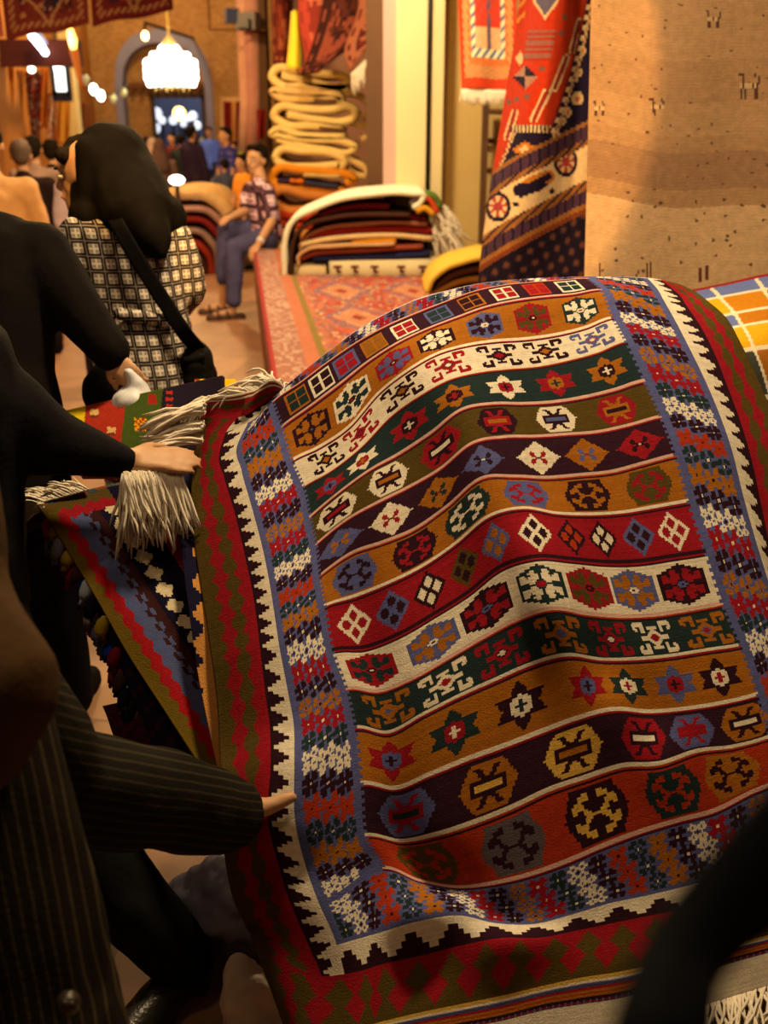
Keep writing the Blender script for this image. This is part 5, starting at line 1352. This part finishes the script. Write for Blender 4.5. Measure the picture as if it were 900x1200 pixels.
# ---- woman in the checked coat
tw = 3.05; hc = W(106, 207, tw); f0 = W(165, 420, tw); fx, fy = f0.x + .06, f0.y + .02
wo = empty('person', (fx, fy, 0), 'woman in a black headscarf and black and cream checked coat, face turned left', 'person')
R = frame(1.38); B = MB()
head_caps(B, hc, R, 1.0, True); B.cap(hc + Vector((.02, 0, -.06)), .052, W(140, 262, tw), .055); B.cap(W(146, 290, tw), .11, W(176, 430, tw), .11)
hipz = .86
for q in (-1, 1):
    hip = Vector((fx + q * .09, fy, hipz)); kn = Vector((fx + q * .1, fy + .03 * q, .46)); an = Vector((fx + q * .1, fy + .12 * q, .08))
    B.cap(hip, .085, kn, .055); B.cap(kn, .055, an, .04); B.cap(an, .035, an + Vector((0, .12, -.04)), .025)
    shoe('shoe', an, an + Vector((-.02, .2, 0)), BLK, wo)
shr, elr, wrr = W(200, 284, tw + .02), W(218, 338, tw + .06), W(196, 372, tw + .24)
shl, ell_, wrl = W(92, 280, tw - .03), W(98, 345, tw - .02), W(96, 372, tw + .22)
for a, b, c in ((shr, elr, wrr), (shl, ell_, wrl)):
    B.cap(a, .045, b, .038); B.cap(b, .038, c, .026); hand_caps(B, c, c - b, Vector((0, 0, 1)), .95, .7)
B.skin('body', SKIN, wo, .008, 2)
face_parts(wo, hc, R)
T = MB(); sx = Vector((1, 0, 0))
T.cap(W(146, 292, tw), .125, W(164, 372, tw), .118, 1.28, sx); T.cap(W(164, 372, tw), .118, W(176, 450, tw), .145, 1.25, sx); T.cap(W(176, 450, tw), .145, Vector((fx, fy, .52)), .19, 1.15, sx)
T.cap(W(98, 280, tw - .02), .066, W(194, 284, tw + .01), .07); T.cap(shr, .07, elr, .066); T.cap(elr, .066, elr.lerp(wrr, .8), .062); T.cap(shl, .07, ell_, .06); T.cap(ell_, .06, ell_.lerp(wrl, .8), .055)
T.skin('coat', plaid('checked_wool', .041, K(186, 160, 122), K(34, 24, 20), K(150, 126, 94), K(232, 204, 156)), wo, .011, 3, .010, 7, (1, 1, .5))
b_ = MB(); w0 = W(166, 374, tw - .152)
b_.cap(W(140, 368, tw - .145), .02, W(196, 376, tw - .13), .02); b_.skin('waist_tab', plaid('checked_wool', .041, K(186, 160, 122), K(34, 24, 20), K(150, 126, 94), K(232, 204, 156)), wo, .008, 2)
P_ = MB()
for q in (-1, 1): P_.cap(Vector((fx + q * .09, fy, .8)), .09, Vector((fx + q * .1, fy + .03 * q, .46)), .075); P_.cap(Vector((fx + q * .1, fy + .03 * q, .46)), .075, Vector((fx + q * .1, fy + .12 * q, .1)), .065)
P_.skin('trousers', c_(30, 24, 26), wo, .014, 3)
S_ = MB(); S_.ell(W(132, 193, tw), (.116, .138, .126)); S_.cap(W(104, 244, tw - .03), .05, W(126, 224, tw), .09); S_.cap(hc + R @ Vector((-.075, -.035, .08)), .042, hc + R @ Vector((-.072, -.022, -.085)), .036); S_.cap(W(140, 200, tw), .112, W(160, 248, tw - .06), .115); S_.cap(W(160, 240, tw - .06), .11, W(182, 282, tw - .13), .05)
S_.cap(W(182, 276, tw - .13), .055, W(190, 296, tw - .145), .022)
S_.cap(W(104, 254, tw - .03), .062, W(186, 258, tw), .085); S_.cap(W(112, 215, tw), .075, W(112, 250, tw), .07)
S_.skin('headscarf', M(np.array((.005, .0038, .0034)), .85, .3, 20, .3, 80, 'black_scarf'), wo, .011, 4, .010, 8, (1, 1, .6))
h = MB(); h.cap(hc + R @ Vector((-.05, .055, .062)), .026, hc + R @ Vector((.05, .055, .062)), .026); h.cap(hc + R @ Vector((.06, .05, .05)), .025, hc + R @ Vector((.075, .02, .0)), .018); h.cap(hc + R @ Vector((0, .0, .088)), .04, hc + R @ Vector((0, .04, .082)), .034); h.skin('hair', HAIR, wo, .008, 1, .004, 60)
sb = [W(128, 244, tw - .13), W(146, 278, tw - .165), W(170, 318, tw - .165), W(194, 356, tw - .16), W(216, 390, tw - .15), W(232, 408, tw - .05)]
hb_ = empty('handbag', W(232, 426, tw - .02), 'black shoulder bag on a wide strap at the hip of the checked coat', 'bag')
Ps = []
for k, p in enumerate(sb):
    d = (sb[min(k + 1, 5)] - sb[max(k - 1, 0)]).normalized(); a = d.cross(Vector((0, 1, 0))).normalized() * .022; Ps.append([p - a, p, p + a])
sheet('strap', surf(np.array([[list(q) for q in r] for r in Ps]), [6] * 5, [3, 3]), None, .008, BLK, hb_)
m = MB(); g = W(230, 428, tw - .02); m.ell(g, (.055, .10, .075)); m.ell(g + Vector((0, 0, -.03)), (.06, .11, .05)); m.skin('bag_body', BLK, hb_, .009, 2, .006, 14)
m = MB(); m.cap(g + Vector((-.01, -.09, .035)), .012, g + Vector((.03, -.07, .04)), .012); m.build('flap', BLK, hb_, True)

# ---- man in the black jacket
t2_ = 2.5; f0 = W(-30, 520, t2_); mx_, my_ = f0.x, f0.y
man = empty('person', (mx_, my_, 0), 'man in a plain black jacket at the left edge, arm hanging, face out of view', 'person')
B, T, P_ = MB(), MB(), MB(); R = frame(.2); hc = W(-72, 172, t2_ + .02)
head_caps(B, hc, R); B.cap(hc - Vector((0, 0, .05)), .055, W(-50, 255, t2_), .06); B.cap(W(-38, 300, t2_), .13, W(-30, 500, t2_), .13)
shr, elr, wrr = W(50, 302, t2_), W(92, 368, t2_ - .02), W(130, 414, t2_ - .05); shl, el2, wl2 = W(-130, 300, t2_), W(-150, 420, t2_), W(-130, 480, t2_ + .2)
for a, b, c in ((shr, elr, wrr), (shl, el2, wl2)):
    B.cap(a, .05, b, .042); B.cap(b, .042, c, .03); hand_caps(B, c, c - b, Vector((.3, -1, 0)), .82, 1.3)
    T.cap(a, .082, b, .066); T.cap(b, .066, b.lerp(c, .96), .05)
T.cap(W(-36, 315, t2_), .155, W(-30, 430, t2_), .15, 1.35, sx); T.cap(W(-30, 430, t2_), .15, W(-16, 560, t2_), .165, 1.3, sx); T.cap(W(-115, 295, t2_), .08, W(44, 298, t2_), .085)
T.skin('jacket', M(np.array((.0075, .0055, .0055)), .85, .3, 20, .3, 90, 'black_wool'), man, .011, 3, .010, 7, (1, 1, .6))
for q in (-1, 1):
    hip = Vector((mx_ + q * .1, my_, .9)); kn = Vector((mx_ + q * .1, my_ + .1 * q, .48)); an = Vector((mx_ + q * .1, my_ + .16 * q, .09))
    B.cap(hip, .09, kn, .06); B.cap(kn, .06, an, .04); B.cap(an, .035, an + Vector((0, .12, -.045)), .025); P_.cap(hip, .11, kn, .085); P_.cap(kn, .085, an, .07); shoe('shoe', an, an + Vector((0, .2, 0)), BLK, man)
B.skin('body', SKIN, man, .009, 2); P_.skin('trousers', c_(30, 24, 24), man, .014, 3)
h = MB(); hair_caps(h, hc, R); h.skin('hair', HAIR, man, .01, 2)
g = W(160, 450, t2_ - .06); m = MB(); m.cap(g + Vector((-.015, 0, .03)), .012, g + Vector((0, .01, -.02)), .032); m.ell(g + Vector((-.01, 0, -.06)), (.06, .05, .055)); m.ell(g + Vector((-.02, .0, -.14)), (.07, .05, .07))
tag(m.skin('plastic_bag', M(K(236, 220, 190), .5, .1, 10, .3, 30, name='white_plastic'), None, .008, 2, .006, 24, off=g), 'white plastic bag hanging from the hand of the black jacket man', 'bag')
g = W(128, 462, t2_ + .1); m = MB(); m.ell(g, (.07, .05, .09)); m.ell(g + Vector((0, 0, -.08)), (.08, .06, .06))
tag(m.skin('black_bag', BLK, None, .01, 2, .006, 14, off=g), 'black bag beside the white plastic bag below the jacket sleeve', 'bag')

# ---- vendor stretching an arm across the rugs
ven = empty('person', Vector((W(-60, 640, 1.9).x, W(-60, 640, 1.9).y, 0)), 'vendor in dark clothes at the left edge stretching an arm over the rugs', 'person')
B, T, P_ = MB(), MB(), MB(); R = frame(-1.2)
hc = W(-130, 240, 1.72); head_caps(B, hc, R); B.cap(hc - Vector((0, 0, .05)), .055, W(-110, 330, 1.74), .06); B.cap(W(-95, 400, 1.78), .12, W(-70, 620, 1.88), .12)
sh, el, wr_ = W(-45, 452, 1.80), W(48, 512, 1.90), W(148, 541, 1.99)
B.cap(sh, .05, el, .042); B.cap(el, .042, wr_, .03)
pt = W(232, 537, 2.03); hd_ = (pt - wr_).normalized()
hand_caps(B, wr_, hd_, Vector((-.1, -.55, .85)), .92, .35, -1)
sh2, el2, wl2 = W(-160, 440, 1.7), W(-120, 560, 1.62), W(-60, 640, 1.66); B.cap(sh2, .05, el2, .042); B.cap(el2, .042, wl2, .03); hand_caps(B, wl2, wl2 - el2, Vector((0, -.5, 1)), 1, .8)
NVY = M(np.array((.0085, .0075, .0090)), .85, .3, 20, .3, 90, 'navy_wool')
T.cap(W(-100, 430, 1.78), .15, W(-80, 540, 1.84), .145, 1.2, sx); T.cap(W(-80, 540, 1.84), .145, W(-66, 690, 1.9), .145, 1.12, sx); T.cap(W(-150, 430, 1.7), .085, W(-50, 450, 1.79), .085)
T.cap(sh, .088, el, .072); T.cap(el, .070, el.lerp(wr_, .95), .034); T.cap(sh2, .085, el2, .07); T.cap(el2, .07, el2.lerp(wl2, .95), .05)
T.skin('jacket', NVY, ven, .010, 3, .010, 8, (1, 1, .8))
hipr, knr, anr = W(-52, 690, 1.9), W(66, 960, 1.92), W(212, 1122, 2.0); hipl = W(-90, 690, 1.88); anl = Vector((hipl.x, hipl.y + .2, .09)); knl = hipl.lerp(anl, .52) + Vector((.02, 0, 0))
for a, b, c in ((hipr, knr, anr), (hipl, knl, anl)):
    B.cap(a, .09, b, .06); B.cap(b, .06, c, .04); P_.cap(a, .12, b, .088); P_.cap(b, .088, c, .068)
toe = WZ(176, 1186, .04)
B.cap(anr, .038, anr.lerp(toe, .5) , .028); B.cap(anl, .038, anl + Vector((.1, .0, -.04)), .028)
shoe('shoe', anr, toe, M(np.array((.01, .009, .008)), .35), ven, 1.05); shoe('shoe', anl, anl + Vector((.2, 0, 0)), M(np.array((.01, .009, .008)), .35), ven, 1.05)
B.skin('body', SKIN, ven, .0068, 2); P_.skin('trousers', M(np.array((.007, .0075, .007)), .85, .3, 20, .3, 90), ven, .012, 3, .008, 8)
h = MB(); hair_caps(h, hc, R); h.skin('hair', HAIR, ven, .01, 2)

# ---- person in the pinstriped coat
pin = empty('person', Vector((W(-40, 1250, 1.15).x, W(-40, 1250, 1.15).y, 0)), 'person in a dark pinstriped coat and brown shawl holding the near edge of the kilim', 'person')
def kil_at(px_, py_):
    pr_ = Gm.reshape(-1, 3); fw = pr_[:, 1] * CP - (pr_[:, 2] - CAM_H) * SP; up_ = pr_[:, 1] * SP + (pr_[:, 2] - CAM_H) * CP
    X_ = 450 + FPX * pr_[:, 0] / fw; Y_ = 600 - FPX * up_ / fw; d = (X_ - px_) ** 2 + (Y_ - py_) ** 2 + (fw > 2.2) * 1e6
    return float(fw[int(np.argmin(d))])
tk = kil_at(300, 935); tk2 = kil_at(335, 932)
B, T, P_ = MB(), MB(), MB(); R = frame(-.7); hc = W(-190, 330, 1.08); x0, y0 = pin.location.x, pin.location.y
head_caps(B, hc, R); B.cap(hc - Vector((0, 0, .05)), .055, W(-150, 440, 1.1), .06); B.cap(W(-190, 580, 1.13), .085, W(-60, 1100, 1.17), .085)
sh, el, wr_ = W(-85, 700, 1.14), W(64, 918, 1.34), W(272, 948, tk - .05)
B.cap(sh, .05, el, .042); B.cap(el, .042, wr_, .03)
th = [W(286, 946, tk - .04), W(312, 946, tk2 - .026), W(342, 934, tk2 - .02)]
hd_ = (th[2] - wr_).normalized(); nrm = Vector((.1, -.5, .85))
# thumb on top of the cloth, the other fingers close beneath it
B.cap(th[0], .021, th[1], .0165); B.cap(th[1], .0165, th[2], .0105)
for k in range(-1, 2): B.cap(wr_ + Vector((0, 0, .014 * k)), .02, W(296, 956 + 9 * k, tk + .03), .016)
for k, L in enumerate((.07, .08, .075, .06)):
    p = W(296, 946 + 11 * k, tk + .05); q = p + Vector((.045, .012, -.002)); e = q + Vector((L - .04, -.004, .004)); B.cap(p, .011, q, .010, n=8); B.cap(q, .010, e, .0085, n=8)
sh2, el2, wl2 = W(-220, 640, 1.12), W(-250, 850, 1.2), W(-240, 1020, 1.28); B.cap(sh2, .05, el2, .042); B.cap(el2, .042, wl2, .03); hand_caps(B, wl2, wl2 - el2, Vector((0, -.5, 1)), 1, .8)
PIN1 = pinstripe('pinstriped_wool', np.array((.010, .0075, .006)), np.array((.04, .03, .017)), .012, (1, .3, .1), .10, .015)
ad = (wr_ - el).normalized(); ax_ = Vector((0, .36, .93)); ax_ = (ax_ - ad * ax_.dot(ad)).normalized()
PIN2 = pinstripe('pinstriped_wool_sleeve', np.array((.011, .0095, .008)), np.array((.030, .024, .016)), .013, tuple(ax_), .13, .010)
T.cap(W(-175, 600, 1.13), .12, W(-68, 880, 1.16), .115, 1.1, sx); T.cap(W(-62, 860, 1.16), .115, W(-30, 1220, 1.16), .158, 1.1, sx); T.cap(W(-30, 1220, 1.16), .158, Vector((x0, y0, .42)), .19, 1.1, sx); T.cap(W(-230, 600, 1.06), .08, W(-120, 690, 1.13), .085)
T.skin('coat', PIN1, pin, .010, 3, .008, 9, (1, 1, .35))
T = MB(); T.cap(sh, .08, el, .082); T.cap(el, .082, el.lerp(wr_, .55), .079); T.cap(el.lerp(wr_, .55), .079, W(263, 957, tk - .06), .068)
T.skin('sleeve', PIN2, pin, .009, 3, .009, 9, (.8, .8, .8))
T = MB(); T.cap(sh2, .08, el2, .07); T.cap(el2, .07, el2.lerp(wl2, .95), .06); T.skin('sleeve', PIN2, pin, .010, 3)
S_ = MB(); S_.cap(W(-110, 700, 1.06), .095, W(-28, 812, 1.03), .080, 1.1); S_.cap(W(-28, 812, 1.03), .080, W(-45, 852, 1.03), .075); S_.cap(W(-150, 460, 1.06), .11, W(-100, 720, 1.06), .1); S_.ell(hc + Vector((-.02, -.01, .02)), (.11, .115, .125))
S_.skin('shawl', M(np.array((.05, .026, .012)), .85, .25, 12, .3, 90, 'brown_shawl'), pin, .009, 4, .010, 7, (1, 1, .6))
g = W(80, 1176, 1.0); dn = (Vector((0, 0, CAM_H)) - g).normalized(); a, b = W(80, 1176, 1.012), W(80, 1176, 1.004)
bt = MB(); bt.cap(W(80, 1176, 1.05), .013, W(80, 1176, 1.046), .013); 
for q in (-1, 1): bt.ell(W(80 + 4 * q, 1176, 1.034), (.002, .002, .002))
bt.build('button', M(np.array((.02, .013, .009)), .35), pin, True)
for q in (-1, 1):
    hip = Vector((x0 + q * .08, y0, .62)); an = Vector((x0 + q * .1, y0 + .05 * q, .09)); kn = hip.lerp(an, .4)
    B.cap(W(-50, 1120, 1.17) + Vector((q * .04, 0, 0)), .07, kn, .055); B.cap(kn, .055, an, .04); B.cap(an, .035, an + Vector((.1, .05, -.045)), .025); P_.cap(hip, .085, kn, .075); P_.cap(kn, .08, an, .065); shoe('shoe', an, an + Vector((.15, .1, 0)), BLK, pin)
B.skin('body', SKIN, pin, .0068, 2); P_.skin('trousers', c_(26, 22, 22), pin, .014, 3)

# ---- young man sitting on the platform edge
tm = 8.95; hc = W(301, 187, tm); pe = W(313, 270, tm + .1)
sm_ = empty('person', (pe.x, pe.y, 0), 'young man in a pink and black checked shirt and jeans sitting on the platform edge', 'person')
R = frame(2.05); B, T, P_ = MB(), MB(), MB()
RH = frame(2.5); head_caps(B, hc, RH, 1.06, True); B.cap(hc - Vector((0, 0, .06)), .055, W(306, 212, tm + .02), .06); B.cap(W(308, 232, tm + .03), .12, pe, .12)
shf, elf, wrf = W(293, 224, tm + .18), W(288, 247, tm + .1), W(272, 254, tm - .02)
shn, eln, wrn = W(313, 226, tm - .14), W(318, 260, tm - .22), W(303, 286, tm - .28)
for a, b, c, q in ((shf, elf, wrf, 1), (shn, eln, wrn, 1)):
    B.cap(a, .05, b, .043); B.cap(b, .043, c, .03); hand_caps(B, c, (c - b), Vector((0, -.3, 1)), 1.05, .7, q)
    T.cap(a, .08, a.lerp(b, .75), .07)
T.cap(W(307, 232, tm + .03), .13, W(312, 262, tm + .06), .13, 1.25, R @ sx); T.cap(shf, .07, shn, .07); T.cap(W(305, 222, tm + .02), .08, W(305, 213, tm + .02), .065)
T.cap(W(312, 262, tm + .06), .13, W(313, 276, tm + .06), .135, 1.25, R @ sx)
hf, kf, af = W(309, 270, tm + .22), W(264, 270, tm + .12), W(262, 326, tm + .16)
hn, kn, an = W(311, 280, tm - .02), W(275, 290, tm - .12), W(274, 352, tm - .06)
for a, b, c in ((hf, kf, af), (hn, kn, an)):
    B.cap(a, .085, b, .06); B.cap(b, .06, c, .04); P_.cap(a, .105, b, .082); P_.cap(b, .082, c, .072)
P_.cap(hf, .12, hn, .12)
for c in (af, an):
    tz = Vector((c.x - .16, c.y - .06, .045)); B.cap(c, .04, Vector((c.x - .02, c.y, .06)), .035); B.cap(Vector((c.x - .02, c.y, .055)), .035, tz, .026)
    sd = MB(); z = lambda f, w_: Vector((c.x + .06 - .26 * f, c.y + .02 - .09 * f, .015))
    sd.cap(z(0, 0), .038, z(1, 0), .042); sd2 = sd
    for f in (.45, .75): sd.tube([z(f, 0) + Vector((.018, -.045, 0)), z(f, 0) + Vector((0, -.03, .055)), z(f, 0) + Vector((0, .03, .055)), z(f, 0) + Vector((-.018, .045, 0))], .012, 6)
    sd.build('sandal', M(K(70, 34, 18), .6), sm_, True)
B.skin('body', SKIN, sm_, .009, 2); face_parts(sm_, hc, RH, 1.06)
T.skin('shirt', plaid('pink_check', .13, K(226, 170, 160), K(40, 26, 30), K(130, 80, 80), K(240, 200, 180)), sm_, .012, 3, .006, 10)
P_.skin('jeans', M(K(80, 72, 90), .9, .4, 6, .4, 120, 'denim'), sm_, .012, 3, .008, 9)
h = MB(); hair_caps(h, hc, RH, 1.06); h.skin('hair', HAIR, sm_, .009, 2, .004, 40)
w_ = MB(); w_.tube([wrn.lerp(eln, .08) + Vector((0, 0, .0)), wrn.lerp(eln, .22)], .036, 12); w_.build('wristwatch', M(K(220, 200, 170), .3), sm_, True)

bpy.data.scenes.remove(FUSE)
# ================================================================== LIGHT
w = bpy.data.worlds.new('bazaar_air'); bpy.context.scene.world = w; w.use_nodes = True
w.node_tree.nodes['Background'].inputs[0].default_value = (1, .58, .26, 1)
w.node_tree.nodes['Background'].inputs[1].default_value = .06
def lamp(kind, loc, power, col=(1, .72, .36), size=.3, target=None, spot=None, blend=.3):
    l = bpy.data.lights.new('lamp_light', kind); o = bpy.data.objects.new('lamp_light', l); C.objects.link(o)
    o.location = loc; l.energy = power; l.color = col
    if kind == 'AREA': l.shape = 'DISK'; l.size = size
    else: l.shadow_soft_size = size
    if kind == 'SPOT': l.spot_size = math.radians(spot or 60); l.spot_blend = blend
    if target is not None:
        o.rotation_euler = (Vector(target) - Vector(loc)).to_track_quat('-Z', 'Y').to_euler()
    return o
lamp('AREA', (.3, 2.55, 3.6), 124, size=.4, target=(.2, 2.0, .8))
lamp('POINT', (-.8, .9, 2.7), 26, col=(1, .66, .34), size=.2)  # unseen fill added at front left to brighten the tassels and floor
lamp('POINT', (-.25, 6.3, 3.1), 330, size=.15)             # bare lamp over the folded stack
lamp('POINT', (-1.9, 8.0, 3.2), 300, col=(1, .62, .26), size=.15)
lamp('POINT', (-3.4, 11.5, 3.6), 500, col=(1, .62, .24), size=.15)
lamp('POINT', (-3.6, 17.0, 4.2), 600, col=(1, .6, .22), size=.2)
lamp('POINT', (-5.0, 22.0, 4.8), 420, col=(1, .66, .28), size=.2)
lamp('POINT', (-1.6, 4.2, 3.3), 60, col=(1, .66, .3), size=.2)
lamp('POINT', (-4.9, 31.0, 4.0), 420, col=(.8, .88, 1), size=.3)
S_ = Vector((-.5, 2.2, 2.9))                                # shaded lamp by the aisle: its cone ends on the beige gabbeh
lamp('SPOT', S_, 340, col=(1, .54, .14), size=.03, target=S_ + Vector((.21, 2.0, -1.25)), spot=67, blend=.04)
